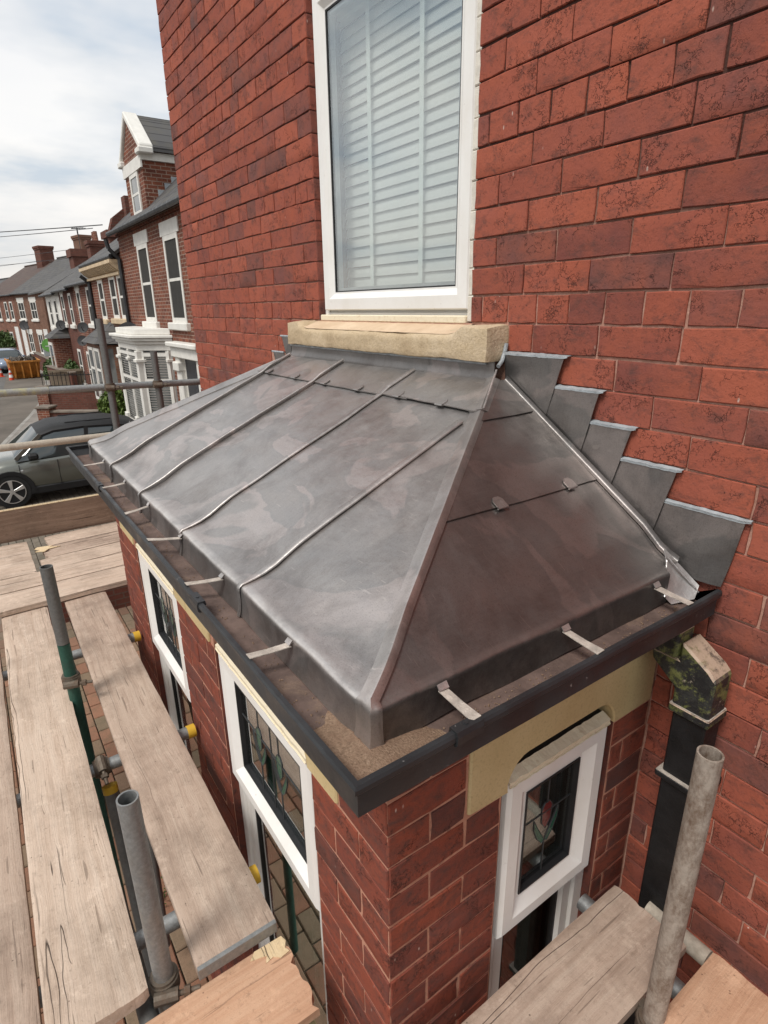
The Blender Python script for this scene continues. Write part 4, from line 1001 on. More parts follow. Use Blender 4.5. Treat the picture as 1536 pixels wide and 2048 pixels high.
# ------------------------------------------------------------------ gutter
GX0, GX1, GY0, GTOP = -1.76, 0.887, -1.012, -0.576
gut = MB()
def sweep(m, sec, path):
    """sec: closed (outward offset, z); path: three-sided run round the bay with mitred corners"""
    n = len(sec); rows = []
    for (px, py, nx_, ny_) in path: rows.append([(px+o*nx_, py+o*ny_, z) for o, z in sec])
    vs = [p for r_ in rows for p in r_]; fs = []
    for i in range(len(rows)-1):
        for j in range(n): fs.append((i*n+j, i*n+(j+1) % n, (i+1)*n+(j+1) % n, (i+1)*n+j))
    fs += [tuple(range(n)), tuple((len(rows)-1)*n+j for j in range(n-1, -1, -1))]
    m.add(vs, fs)
def run(m, sec):
    pts = []
    for i in range(9): pts.append((GX0, -0.012+(GY0+0.012)*i/9, -1, 0))
    pts.append((GX0, GY0, -1, -1))
    N = 24
    for i in range(1, N):
        x = GX0+(GX1-GX0)*i/N; pts.append((x, GY0+0.003*mnoise.noise(Vector((x*2.5, 0, 8))), 0, -1))
    pts.append((GX1, GY0, 1, -1))
    for i in range(1, 10): y = GY0+(-0.012-GY0)*i/9; pts.append((GX1+(0.003*mnoise.noise(Vector((0, y*3, 2))) if i < 9 else 0), y, 1, 0))
    sweep(m, sec, pts)
def rim_section(h, w):
    return [(0.0, GTOP), (-w, GTOP), (-w-0.002, GTOP-0.005), (-0.006, GTOP-0.009), (-0.006, -0.640), (-0.125, -0.642), (-0.125, -0.650), (-0.062, -0.648), (-0.045, -0.640), (-0.028, -0.622), (-0.010, GTOP-h-0.008), (-0.002, GTOP-h-0.003), (0.003, GTOP-h+0.004), (0.003, GTOP-0.005)]
def run_rim(m):
    pts = []; secs = []
    F, S = (0.014, 0.008), (0.018, 0.009); C = (0.016, 0.009)
    for i in range(9): pts.append((GX0, -0.012+(GY0+0.012)*i/9, -1, 0)); secs.append(rim_section(*F))
    pts.append((GX0, GY0, -1, -1)); secs.append(rim_section(*F)); N = 24
    for i in range(1, N):
        x = GX0+(GX1-GX0)*i/N; pts.append((x, GY0+0.003*mnoise.noise(Vector((x*2.5, 0, 8))), 0, -1)); q = max(0, (i-N+4)/4); secs.append(rim_section(F[0]+(C[0]-F[0])*q, F[1]+(C[1]-F[1])*q))
    pts.append((GX1, GY0, 1, -1)); secs.append(rim_section(*C))
    for i in range(1, 10): y = GY0+(-0.012-GY0)*i/9; pts.append((GX1+(0.003*mnoise.noise(Vector((0, y*3, 2))) if i < 9 else 0), y, 1, 0)); secs.append(rim_section(*S))
    n = len(secs[0]); vs = []; fs = []
    for (px, py, nx_, ny_), sec in zip(pts, secs): vs += [(px+o*nx_, py+o*ny_, z) for o, z in sec]
    for i in range(len(pts)-1):
        for j in range(n): fs.append((i*n+j, i*n+(j+1) % n, (i+1)*n+(j+1) % n, (i+1)*n+j))
    fs += [tuple(range(n)), tuple((len(pts)-1)*n+j for j in range(n-1, -1, -1))]
    m.add(vs, fs)
run_rim(gut); go = gut.build('gutter', 'gutter_black', bay, smooth=True, auto=0.5)
gf = MB(); run(gf, [(-0.008, -0.622), (-0.13, -0.624), (-0.13, -0.641), (-0.008, -0.639)]); gf.build('gutter_floor', 'gutter_floor', go)
un = MB()
big = [(0.0035, GTOP+0.003), (-0.0135, GTOP+0.003), (-0.0155, GTOP-0.008), (-0.003, GTOP-0.012), (-0.003, GTOP-0.024), (0.002, GTOP-0.023), (0.0055, GTOP-0.019), (0.0065, GTOP-0.006)]
big_side = [(0.0035, GTOP+0.003), (-0.0145, GTOP+0.003), (-0.0165, GTOP-0.008), (-0.003, GTOP-0.012), (-0.003, GTOP-0.026), (0.002, GTOP-0.025), (0.0055, GTOP-0.021), (0.0065, GTOP-0.006)]
for x in (0.20, -0.95):
    m = MB(); sweep(m, big, [(x-0.028, GY0, 0, -1), (x+0.028, GY0, 0, -1)]); m.tube((x, GY0+0.005, GTOP+0.002), (x, GY0+0.005, GTOP+0.0045), 0.004, 10); m.build('union', 'gutter_black', go)
for y in (-0.80,):
    m = MB(); sweep(m, big_side, [(GX1, y-0.028, 1, 0), (GX1, y+0.028, 1, 0)]); m.tube((GX1-0.007, y, GTOP+0.002), (GX1-0.007, y, GTOP+0.0045), 0.0045, 10); m.build('union', 'gutter_black', go)
# sand washed into the corner and along the channel
sd_m = MB(); N = 22
rows = []
for i in range(N+1):
    row = []
    for j in range(N+1):
        x = 0.58+(0.876-0.58)*i/N; y = -1.002+0.30*j/N
        d = min(max(0, 0.876-x), 1)*0 + math.hypot(max(0, 0.80-x), max(0, y+0.92))
        h = 0.012*max(0, 1-d/0.16) + 0.003*mnoise.noise(Vector((x*22, y*22, 2))) - 0.0065*min(1, d/0.2)
        row.append((x, y, -0.623+h))
    rows.append(row)
sd_m.grid(rows); sd_m.build('sand', 'sand', go, smooth=True, kind='stuff')
gr = MB(); rr = random.Random(4)
for i in range(900):
    if rr.random() < 0.5: x, y = rr.uniform(-1.7, 0.87), rr.uniform(-1.0, -0.94)
    else: x, y = rr.uniform(0.815, 0.875), rr.uniform(-1.0, -0.05)
    if rr.random() < 0.35: x, y = rr.gauss(0.8, 0.06), rr.gauss(-0.96, 0.04)
    x = min(x, 0.875); y = max(y, -1.0)
    s = rr.uniform(0.0008, 0.0022); z = -0.6215
    gr.add([(x-s, y-s, z), (x+s, y-s*.6, z), (x+s*.4, y+s, z), (x, y, z+s*1.3)], [(0, 1, 3), (1, 2, 3), (2, 0, 3)])
gr.build('grit', 'sand', go, kind='stuff', fix=False)
# metal straps from the lead edge to the gutter lip
def strap(a, b, wd, across):
    a, b, c = Vector(a), Vector(b), Vector(across)*wd; m = MB(); tw = Vector((0, 0, random.uniform(-.0012, .0012)))
    m.grid([[tuple(p-c*k+tw*q), tuple(p+c*k-tw*q)] for p, k, q in ((a, 1.0, 1), (a.lerp(b, 0.5)+Vector((0, 0, -0.0012)), 0.95, 0), (b, 1.05, -1))], 0.0018); m.build('strap', 'strap', go)
    up = Vector((0, 0, 0.011)); d = (b-a)*0.06
    MB().grid([[tuple(a-c*1.1+up-d*0.5), tuple(a+c*1.0+up*1.1-d*0.5)], [tuple(a-c*1.1+d+Vector((0, 0, .003))), tuple(a+c*1.05+d+Vector((0, 0, .003)))]], 0.002).build('lead_tab', 'lead_bright', lead)
for xa, xb in ((-1.27, -1.29), (-0.874, -0.882), (-0.533, -0.520), (-0.177, -0.240), (0.152, 0.115), (0.517, 0.498)): strap((xa, -0.930, -0.566), (xb, GY0+0.004, GTOP+0.0035), 0.009, (1, 0, 0))
for y in (-0.78, -0.457, -0.135): strap((0.800, y, -0.566), (GX1-0.004, y, GTOP+0.0035), 0.010, (0, 1, 0))

# ------------------------------------------------------------------ downpipe
dp = thing('downpipe', 'square black downpipe with peeling green offset in the corner beside the bay', 'downpipe', (0.90, -0.06, GZ))
def hexbox(m, lo, hi): m.add(lo+hi, [(0, 3, 2, 1), (4, 5, 6, 7), (0, 1, 5, 4), (1, 2, 6, 5), (2, 3, 7, 6), (3, 0, 4, 7)])
PX0, PX1, PY0, PY1 = 0.868, 0.948, -0.100, -0.026
m = MB(); m.box(0.795, 0.862, -0.118, -0.048, -0.735, -0.662); m.build('outlet', 'pipe_peeling', dp, bevel=0.006)
m = MB()
hexbox(m, [(0.795, PY0-0.018, -0.775), (0.862, PY0-0.018, -0.712), (0.862, PY1-0.022, -0.712), (0.795, PY1-0.022, -0.775)], [(0.795, PY0-0.018, -0.715), (0.845, PY0-0.018, -0.668), (0.845, PY1-0.022, -0.668), (0.795, PY1-0.022, -0.715)])
m = MB()
m.prism([(0.797, -0.737), (0.800, -0.765), (PX0-0.004, -0.815), (PX0-0.004, -0.86), (PX1+0.004, -0.86), (PX1+0.004, -0.752), (0.935, -0.735), (0.864, -0.690), (0.864, -0.737)], PY0-0.006, PY1-0.002, 'y')
m.build('offset_bend', 'pipe_peeling', dp, bevel=0.005)
m = MB(); m.box(PX0-0.008, PX1+0.008, PY0-0.010, PY1+0.004, -0.878, -0.856); m.build('collar', 'pipe_peeling', dp, bevel=0.003)
m = MB(); m.box(PX0, PX1, PY0, PY1, GZ+0.05, -0.876); m.build('pipe', 'pipe_black', dp, bevel=0.004)
for z in (-1.06, -2.3):
    m = MB(); m.box(PX0-0.012, PX1+0.012, PY0-0.012, PY1+0.002, z-0.018, z); m.box(PX0-0.03, PX1+0.022, PY1+0.002, -0.003, z-0.022, z+0.002); m.build('clip', 'pipe_black', dp, bevel=0.003)
    m = MB(); m.box(PX0-0.010, PX1+0.010, PY0-0.010, PY1, z-0.001, z+0.0015); m.build('clip_dust', 'strap', dp)
MB().box(PX0-0.006, PX1+0.006, PY0-0.008, PY1, -0.8565, -0.8545).build('collar_dust', 'strap', dp)

# ------------------------------------------------------------------ scaffold tubes
TR = 0.0228
def pole(name, label, segs, mat, group='scaffold tubes', hollow=0.0038, couplers=(), caps=()):
    """segs: list of (p0, p1, material); couplers: (point, axis); caps: points"""
    p0 = segs[0][0]; t = thing(name, label, 'scaffold tube', p0, 0, group)
    for a, b, mt in segs: MB().tube(a, b, TR, 28, hollow).build('tube', mt or mat, t, smooth=True, auto=0.6)
    for c, ax in couplers:
        c = Vector(c); ax = Vector(ax).normalized(); o = ax.orthogonal().normalized()
        if abs(o.z) > 0.5: o = Vector((1, 0, 0)) if abs(ax.x) < 0.5 else Vector((0, 1, 0))
        o = (CAM-c); o = (o - ax*o.dot(ax)); o = Vector((1, -0.35, 0)) if abs(ax.z) > 0.5 else Vector((0.5, 0, 1)); o = (o-ax*o.dot(ax)).normalized(); s_ = ax.cross(o)
        m = MB(); m.tube(c-ax*0.026, c+ax*0.026, TR+0.008, 20); m.tube(c-ax*0.018, c+ax*0.018, TR+0.012, 20)
        f = c+o*(TR+0.016); m.tube(f-s_*0.02, f+s_*0.035, 0.016, 10)
        m.tube(f-s_*0.02, f+s_*0.085, 0.0065, 10); m.tube(f+s_*0.048, f+s_*0.062, 0.013, 6)
        g_ = c-o*(TR+0.012); m.tube(g_-ax*0.024, g_+ax*0.024, 0.012, 8)
        m.build('coupler', 'coupler', t, smooth=True, auto=0.5)
    for a, b in caps: MB().tube(a, b, TR+0.003, 24).build('end_cap', 'yellow_cap', t, smooth=True, auto=0.6)
    return t
BZ = -1.45                                                         # top of the boards
pole('scaffold_pole', 'grey upright tube with open top standing nearest the camera between the long boards', [((0.323, -1.240, GZ), (0.323, -1.240, -0.925), 'galvanised')], 'galvanised', couplers=[((0.323, -1.240, -1.50), (0, 0, 1))])
pole('scaffold_pole', 'upright tube with grey top and green painted lower part between the long boards', [((-0.95, -1.240, -1.19), (-0.95, -1.240, -0.858), 'galvanised_dark'), ((-0.95, -1.240, GZ), (-0.95, -1.240, -1.193), 'tube_green')], 'galvanised', couplers=[((-0.95, -1.240, -1.36), (0, 0, 1))])
pole('scaffold_pole', 'rusty speckled upright tube in front of the black downpipe', [((1.069, -0.366, GZ), (1.069, -0.366, -0.725), 'tube_rusty')], 'tube_rusty', couplers=[((1.069, -0.366, -1.49), (0, 0, 1))])
pole('scaffold_pole', 'tall grey upright tube in front of the white bay of the next house', [((-2.86, -0.572, GZ), (-2.86, -0.572, 0.003), 'galvanised_dark')], 'galvanised_dark', couplers=[((-2.86, -0.572, -0.432), (0, 0, 1))])
pole('scaffold_pole', 'short grey upright tube in front of the shuttered white bay, near the house corner', [((-2.86, -0.262, GZ), (-2.86, -0.262, -0.215), 'galvanised_dark')], 'galvanised_dark', couplers=[((-2.86, -0.262, -0.438), (0, 0, 1))])
pole('guard_rail', 'upper horizontal tube with worn yellow paint crossing in front of the street', [((-2.91, -2.6, -0.395), (-2.91, -0.93, -0.428), 'tube_yellow'), ((-2.91, -0.928, -0.428), (-2.91, 0.30, -0.456), 'galvanised')], 'galvanised')
pole('guard_rail', 'lower pale horizontal tube crossing in front of the grey car', [((-2.91, -2.6, -0.755), (-2.91, -0.05, -0.765), 'tube_pale')], 'tube_pale')
TZ = BZ-0.036-TR-0.001
for x, ye, lab in ((-1.41, -0.885, 'horizontal tube with yellow end cap poking out by the farther bay window'), (-0.545, -0.885, 'horizontal tube with yellow end cap touching the pier between the bay windows'), (0.178, -0.935, 'bright horizontal tube with yellow end cap under the board end nearest the camera')):
    pole('transom_tube', lab, [((x, -2.3, TZ), (x, ye-0.028, TZ), 'galvanised')], 'galvanised', caps=[((x, ye-0.030, TZ), (x, ye, TZ))], couplers=[((x, -1.225, TZ), (0, 1, 0))] if x < 0.1 and x > -1 else [])
pole('transom_tube', 'stub of grey tube poking out under the board beside the bay side window', [((0.783, -0.235, TZ), (1.9, -0.235, TZ), 'galvanised')], 'galvanised')
pole('transom_tube', 'pale dusty tube end behind the rusty upright, under the boards', [((0.9, -0.105, TZ), (1.064, -0.105, TZ), 'tube_pale')], 'tube_pale')
pole('ledger_tube', 'long dark horizontal tube under the long boards beside the uprights', [((-2.95, -1.290, TZ-0.05), (0.9, -1.290, TZ-0.05), 'galvanised_dark')], 'galvanised_dark')
pole('brace_tube', 'dark diagonal tube running down behind the yellow capped tube', [((-1.60, -0.955, TZ-0.01), (-1.3, -1.05, GZ+0.2), 'galvanised_dark')], 'galvanised_dark')
pole('brace_tube', 'thin dark sloping tube with yellow cap beside the green upright', [((-0.50, -1.215, TZ-0.07), (0.20, -1.225, GZ+0.1), 'galvanised_dark')], 'galvanised_dark', caps=[((-0.504, -1.215, TZ-0.055), (-0.495, -1.215, TZ-0.08))])

# ------------------------------------------------------------------ scaffold boards
def board(label, p0, p1, width, top, mat, thick=0.036, seed=0, group='scaffold boards', chip0=0.0, chip1=0.0, tilt=0.0, upright=False, name='scaffold_board', wear=0.0):
    """plank from p0 to p1 (xy centre line at its top); ends may be chipped, corners worn round"""
    p0, p1 = Vector((p0[0], p0[1], 0)), Vector((p1[0], p1[1], 0)); L = (p1-p0).length; ang = math.atan2(p1.y-p0.y, p1.x-p0.x)
    r = random.Random(seed); nx = max(8, int(L/0.07)); ny = 16
    def edge(i, s):
        t = i/nx; return s*(width/2 + 0.0022*mnoise.noise(Vector((t*L*7, s*3, seed))) + 0.0014*mnoise.noise(Vector((t*L*30, s*3, seed))))
    rows_t = []; rows_b = []
    for i in range(nx+1):
        rt = []; rb = []
        for j in range(ny+1):
            v = j/ny; y = edge(i, -1)+(edge(i, 1)-edge(i, -1))*v; x = -L/2+L*i/nx
            if i == 0: x += chip0*max(0, 0.25+mnoise.noise(Vector((v*6, seed, 1))))*(1.0 + 0.6*r.uniform(-1, 1)) + 0.002*r.random()
            if i == nx: x -= chip1*max(0, 0.25+mnoise.noise(Vector((v*6, seed, 2))))*(1.0 + 0.6*r.uniform(-1, 1)) + 0.002*r.random() + wear*(abs(v-0.5)*2)**6
            z = 0.0022*mnoise.noise(Vector((x*3, y*9, seed))) - (0.004 if j in (0, ny) else 0) - (0.003 if i in (0, nx) else 0)
            rt.append((x, y, z)); rb.append((x + (0.004*r.random() if i in (0, nx) else 0), y, -thick + (0.003 if j in (0, ny) else 0)))
        rows_t.append(rt); rows_b.append(rb)
    m = MB(); m.grid(rows_t); m.grid(rows_b)
    rim = lambda R: [p for p in R[0]] + [R[i][-1] for i in range(1, nx+1)] + [R[nx][j] for j in range(ny-1, -1, -1)] + [R[i][0] for i in range(nx-1, 0, -1)]
    a, b = rim(rows_t), rim(rows_b); n = len(a)
    m.add(a+b, [(q, (q+1) % n, n+(q+1) % n, n+q) for q in range(n)])
    o = m.build(name, mat, None); weld(o, 0.0004)
    o.location = ((p0.x+p1.x)/2, (p0.y+p1.y)/2, top); o.rotation_euler = (math.pi/2 if upright else 0, tilt, ang)
    return tag(o, label, 'scaffold board', group)
board('long scaffold board with a dark split along it, next to the bay wall', (-2.25, -1.045), (0.378, -1.068), 0.207, BZ, 'board_brown', seed=1, chip1=0.004)
eb = MB().box(0.372, 0.3835, -1.171, -0.966, BZ-0.037, BZ-0.002); ebo = eb.build('end_band', 'galvanised', None, bevel=0.001); bd = bpy.data.objects['scaffold_board']; ebo.parent = bd
ebo.matrix_parent_inverse = (Matrix.Translation(bd.location) @ bd.rotation_euler.to_matrix().to_4x4()).inverted()
board('long pale scaffold board with cut marks, second from the bay wall', (-2.35, -1.334), (0.36, -1.384), 0.209, BZ+0.002, 'board_pale', seed=2, chip1=0.008, wear=0.012)
board('long pinkish scaffold board along the left edge of the picture', (-2.35, -1.573), (0.6, -1.603), 0.208, BZ-0.004, 'board_brown', seed=3)
board('long scaffold board outermost from the bay, mostly out of the picture', (-2.35, -1.80), (0.6, -1.83), 0.208, BZ, 'board_brown', seed=33)
ZB2 = BZ+0.038
board('pale scaffold board laid across the ends of the long boards', (-1.985, -2.7), (-2.030, -0.60), 0.222, ZB2+0.003, 'board_pale', seed=4)
board('cross board with a dark knot and streaks, second from the long boards', (-2.232, -2.7), (-2.262, -0.58), 0.206, ZB2-0.001, 'board_pale', seed=5)
board('cross board with one short end, third from the long boards', (-2.448, -1.20), (-2.478, -0.56), 0.202, ZB2, 'board_pale', seed=6, chip0=0.012)
board('cross board with a pale snapped end, fourth from the long boards', (-2.655, -1.17), (-2.690, -0.55), 0.204, ZB2+0.002, 'board_brown', seed=7, chip0=0.05)
board('cross board beside the upright toe board', (-2.868, -1.13), (-2.895, -0.55), 0.196, ZB2+0.004, 'board_pale', seed=8, chip0=0.008)
def splinter(label, poly, z, th):
    o = MB().prism(poly, z, z+th, 'z').build('wood_splinter', 'fresh_wood', None); return tag(o, label, 'splinter', 'offcuts')
splinter('small splinter of fresh pale wood at the snapped board end', [(-2.76, -1.19), (-2.74, -1.10), (-2.725, -1.125), (-2.70, -1.06), (-2.69, -1.13), (-2.655, -1.16), (-2.68, -1.21), (-2.70, -1.18), (-2.73, -1.21)], ZB2+0.0045, 0.004)
pl = board('wide scuffed pale sheet laid on the cross boards by the far corner', (-2.655, -2.7), (-2.66, -1.235), 0.60, ZB2+0.001, 'board_pale', thick=0.03, seed=9)
board('brown toe board standing on edge below the grey car', (-3.02, -3.0), (-3.02, 0.3), 0.218, BZ+0.145, 'board_dark', seed=10, upright=True, name='toe_board')
MB_ = MB().box(-3.0385, -3.0035, -3.0, 0.3, BZ+0.2535, BZ+0.2568)
tb_ = MB_.build('top_edge', 'fresh_wood', None); tbo = bpy.data.objects['toe_board']; tbo.location.x = -3.003
tb_.parent = tbo; tb_.matrix_parent_inverse = (Matrix.Translation(tbo.location) @ tbo.rotation_euler.to_matrix().to_4x4()).inverted()
board('orange brown board with a splintered end at the bottom of the picture', (0.495, -2.2), (0.492, -0.955), 0.205, BZ-0.045, 'board_orange', seed=11, chip1=0.02)
splinter('fresh pale split corner on the orange brown board', [(0.392, -1.035), (0.395, -0.962), (0.412, -0.957), (0.428, -0.966), (0.441, -0.960), (0.444, -0.985), (0.431, -1.0), (0.436, -1.022), (0.419, -1.013), (0.408, -1.052)], BZ-0.0455, 0.003)
board('dusty brown board with a long split, under the bay side window', (0.936, -2.0), (0.929, -0.158), 0.202, BZ, 'board_brown', seed=12, chip1=0.008)
board('dusty pink board against the house wall in the bottom corner', (1.182, -2.0), (1.180, -0.120), 0.208, BZ+0.002, 'board_orange', seed=13, chip1=0.006)
board('dusty board by the house wall, outermost on the right', (1.40, -2.0), (1.40, -0.10), 0.208, BZ, 'board_brown', seed=14)

# ------------------------------------------------------------------ background houses
def house_unit(name, label, loc, rotz, length, depth, eave, ridge, wall='far_brick', roof='slate', windows=(), doors=(), chimneys=(), verge=0.15, base=GZ, group='houses along the street', fascia='gutter_black', lint='white_paint', fy=0.0):
    """local axes: x along the front, y into the house, z world height"""
    t = thing(name, label, 'house', (loc[0], loc[1], 0), rotz, group)
    B = lambda m, n, mt, par, **k: m.build(n, mt, par, world=False, **k)
    w = MB(); w.box(0, length, 0, depth, base, eave)
    w.prism([(0, eave), (depth, eave), (depth/2, ridge-0.02)], 0.0, 0.02, 'x'); w.prism([(0, eave), (depth, eave), (depth/2, ridge-0.02)], length-0.02, length, 'x')
    wo = B(w, 'wall', wall, t)
    r = MB(); o = 0.22; s = (ridge-eave)/(depth/2); th = 0.09
    r.prism([(-o, eave-o*s), (depth/2, ridge), (depth+o, eave-o*s), (depth+o, eave-o*s+th), (depth/2, ridge+th), (-o, eave-o*s+th)], -verge, length+verge, 'x')
    ro = B(r, 'roof', roof, t)
    B(MB().tube((-verge, -o-0.02, eave-o*s+0.03), (length+verge, -o-0.02, eave-o*s+0.03), 0.06, 8), 'eaves_gutter', fascia, t)
    B(MB().box(-verge, length+verge, depth/2-0.1, depth/2+0.1, ridge+th-0.03, ridge+th+0.08), 'ridge', roof, ro, bevel=0.03)
    for (x, z, ww, hh, style) in windows:
        f = MB().ring(x, x+ww, z, z+hh, [(0, 0.05), (0, -0.02), (0.10, -0.02), (0.10, 0.05)]); fo = B(f, 'window', 'white_paint', t)
        B(MB().box(x+0.06, x+ww-0.06, 0.02, 0.03, z+0.06, z+hh-0.06), 'pane', 'far_glass', fo)
        b = MB(); b.box(x+0.06, x+ww-0.06, -0.005, 0.03, z+hh*0.5-0.03, z+hh*0.5+0.03)
        if style == 'sash': b.box(x+ww*0.28-0.012, x+ww*0.28+0.012, 0.0, 0.028, z+0.06, z+hh-0.06); b.box(x+ww*0.72-0.012, x+ww*0.72+0.012, 0.0, 0.028, z+0.06, z+hh-0.06); b.box(x+0.06, x+ww-0.06, 0.0, 0.028, z+hh*0.86, z+hh*0.875); b.box(x+0.06, x+ww-0.06, 0.0, 0.028, z+hh*0.12, z+hh*0.135)
        if style == 'pair': b.box(x+ww/2-0.04, x+ww/2+0.04, -0.005, 0.03, z+0.06, z+hh-0.06)
        B(b, 'glazing_bar', 'white_paint', fo)
        B(MB().box(x-0.16, x+ww+0.16, -0.10, 0.03, z-0.16, z-0.002), 'sill', lint, fo, bevel=0.02)
        if style != 'plain': B(MB().box(x-0.14, x+ww+0.14, -0.025, 0.03, z+hh+0.002, z+hh+0.30), 'lintel', lint, fo)
        B(MB().box(x-0.002, x+ww+0.002, -0.003, 0.005, z-0.002, z+hh+0.002), 'reveal', 'interior', fo)
    for (x, z, ww, hh, mt) in doors:
        B(MB().box(x, x+ww, -0.03, 0.04, z, z+hh), 'door', mt, t, bevel=0.01)
        B(MB().ring(x-0.1, x+ww+0.1, z-0.1, z+hh+0.1, [(0, 0.04), (0, -0.04), (0.1, -0.04), (0.1, 0.04)]), 'door_frame', 'white_paint', t)
    for (x, y, ww, dd, z0, z1, pots) in chimneys:
        c = MB(); c.box(x, x+ww, y, y+dd, z0, z1-0.18); c.box(x-0.05, x+ww+0.05, y-0.05, y+dd+0.05, z1-0.30, z1-0.18); c.box(x-0.09, x+ww+0.09, y-0.09, y+dd+0.09, z1-0.18, z1)
        co_ = B(c, 'chimney', 'far_brick_dark' if wall != 'far_brick_brown' else wall, ro, bevel=0.01)
        for p in range(pots): m = MB(); m.tube((x+(p+0.5)*ww/pots, y+dd/2, z1), (x+(p+0.5)*ww/pots, y+dd/2, z1+0.45), 0.12, 10, 0.02, 0.095); B(m, 'chimney_pot', 'far_brick', co_) if False else B(m, 'chimney_pot', 'far_brick', ro)
    return t
FY = 2.7
n1 = house_unit('tall_house', 'tall brick house with gabled dormer and white stone bay next door', (-16.72, FY), 0, 12.0, 8.4, 2.12, 5.9, 'far_brick', 'slate',
                windows=[(1.85, -0.22, 0.98, 1.75, 'sash'), (4.15, -0.22, 1.02, 1.75, 'sash'), (7.0, -0.22, 1.0, 1.75, 'sash')], doors=[(4.75, -2.9, 0.9, 2.05, 'black_door')], verge=0.0, lint='white_paint')
def L1(m, n, mt, par=None, **k): return m.build(n, mt, par or n1, **k)
# string courses, dormer, parapet, bay of the tall house
m = MB()
for z, d in ((1.90, 0.06), (1.80, 0.03)): m.box(-16.70, -4.8, FY-d, FY+0.02, z, z+0.06)
L1(m, 'brick_band', 'far_brick')
dm = L1(MB().prism([(-14.95, 2.10), (-13.38, 2.10), (-13.38, 3.36), (-14.18, 4.02), (-14.95, 3.36)], FY-0.02, 4.2, 'y'), 'dormer', 'far_brick')
m = MB().prism([(-15.08, 3.28), (-14.18, 4.06), (-13.24, 3.28), (-13.24, 3.37), (-14.18, 4.16), (-15.08, 3.37)], FY+0.16, 6.2, 'y'); L1(m, 'roof', 'slate', dm)
m = MB().prism([(-15.10, 3.25), (-14.18, 4.05), (-13.22, 3.25), (-13.22, 3.40), (-14.18, 4.20), (-15.10, 3.40)], FY-0.08, FY+0.22, 'y'); m.box(-13.46, -13.16, FY-0.12, FY+0.2, 3.22, 3.34); m.box(-15.14, -14.86, FY-0.12, FY+0.2, 3.22, 3.34); L1(m, 'bargeboard', 'white_paint', dm, bevel=0.02)
m = MB().box(-14.98, -13.35, FY-0.06, FY-0.021, 2.98, 3.22); m.box(-13.378, -13.33, FY-0.05, 4.4, 3.12, 3.28); L1(m, 'fascia', 'white_paint', dm)
f = L1(MB().ring(-14.50, -13.78, 2.12, 2.98, [(0, FY+0.02), (0, FY-0.05), (0.09, FY-0.05), (0.09, FY+0.02)]), 'window', 'white_paint', dm); L1(MB().box(-14.41, -13.87, FY-0.035, FY-0.028, 2.21, 2.89), 'pane', 'far_glass', dm); L1(MB().box(-14.41, -13.87, FY-0.045, FY-0.025, 2.53, 2.58), 'glazing_bar', 'white_paint', dm)
m = MB()
for i in range(8): y = 2.95+i*0.16; m.box(-13.382, -13.365, y, y+0.18, 2.12+(y-2.7)*0.9, 2.12+(y-2.7)*0.9+0.22)
L1(m, 'stepped_flashing', 'sealant', dm)
m = MB().prism([(2.45, 1.95), (2.6, 2.35), (3.4, 2.95), (4.3, 3.9), (6.9, 6.25), (6.9, 5.9), (2.9, 2.1)], -16.80, -16.50, 'x'); L1(m, 'parapet', 'far_brick_dark')
m = MB()
for i in range(5): y = 2.9+i*0.45; m.box(-16.62, -16.25, y, y+0.4, 2.3+i*0.42, 2.85+i*0.42)
L1(m, 'stepped_gable', 'far_brick_dark')
m = MB(); m.path([(-16.60, FY-0.34, 1.82), (-16.60, FY-0.30, 1.6), (-16.60, FY-0.07, 1.35), (-16.60, FY-0.07, GZ)], 0.055, 8); L1(m, 'downpipe', 'gutter_black')
# canted bay of the tall house
def canted(z0, z1, off): return [(-16.1-off, FY), (-15.5-off*0.6, 2.1-off), (-13.62+off*0.6, 2.1-off), (-13.02+off, FY)], z0, z1
by_ = L1(MB().prism(canted(0, 0, 0.0)[0], -2.75, -0.86, 'z'), 'bay', 'interior_pale')
m = MB()
for z0, z1, off in ((-0.86, -0.72, 0.05), (-0.718, -0.64, 0.10), (-0.638, -0.57, 0.17), (-0.568, -0.50, 0.22), (-0.498, -0.36, 0.06)): m.prism(canted(0, 0, off)[0], z0, z1, 'z')
L1(m, 'cornice', 'white_paint', by_, bevel=0.012); L1(MB().prism(canted(0, 0, 0.08)[0], -2.95, -2.752, 'z'), 'bay_sill', 'white_paint', by_, bevel=0.012)
pts = canted(0, 0, 0.03)[0]
for (a, b), wd in ((pts[1], 0.20), (pts[2], 0.20), ((-13.1, 2.62), 0.12), ((-14.56, 2.07), 0.14)):
    m = MB(); m.box(a-wd/2, a+wd/2, b-wd/2+0.04, b+wd/2+0.04, -2.75, -0.861); m.box(a-wd/2-0.04, a+wd/2+0.04, b-wd/2, b+wd/2+0.06, -1.12, -1.05); m.box(a-wd/2-0.04, a+wd/2+0.04, b-wd/2, b+wd/2+0.06, -2.74, -2.55); L1(m, 'pilaster', 'white_paint', by_, bevel=0.01)
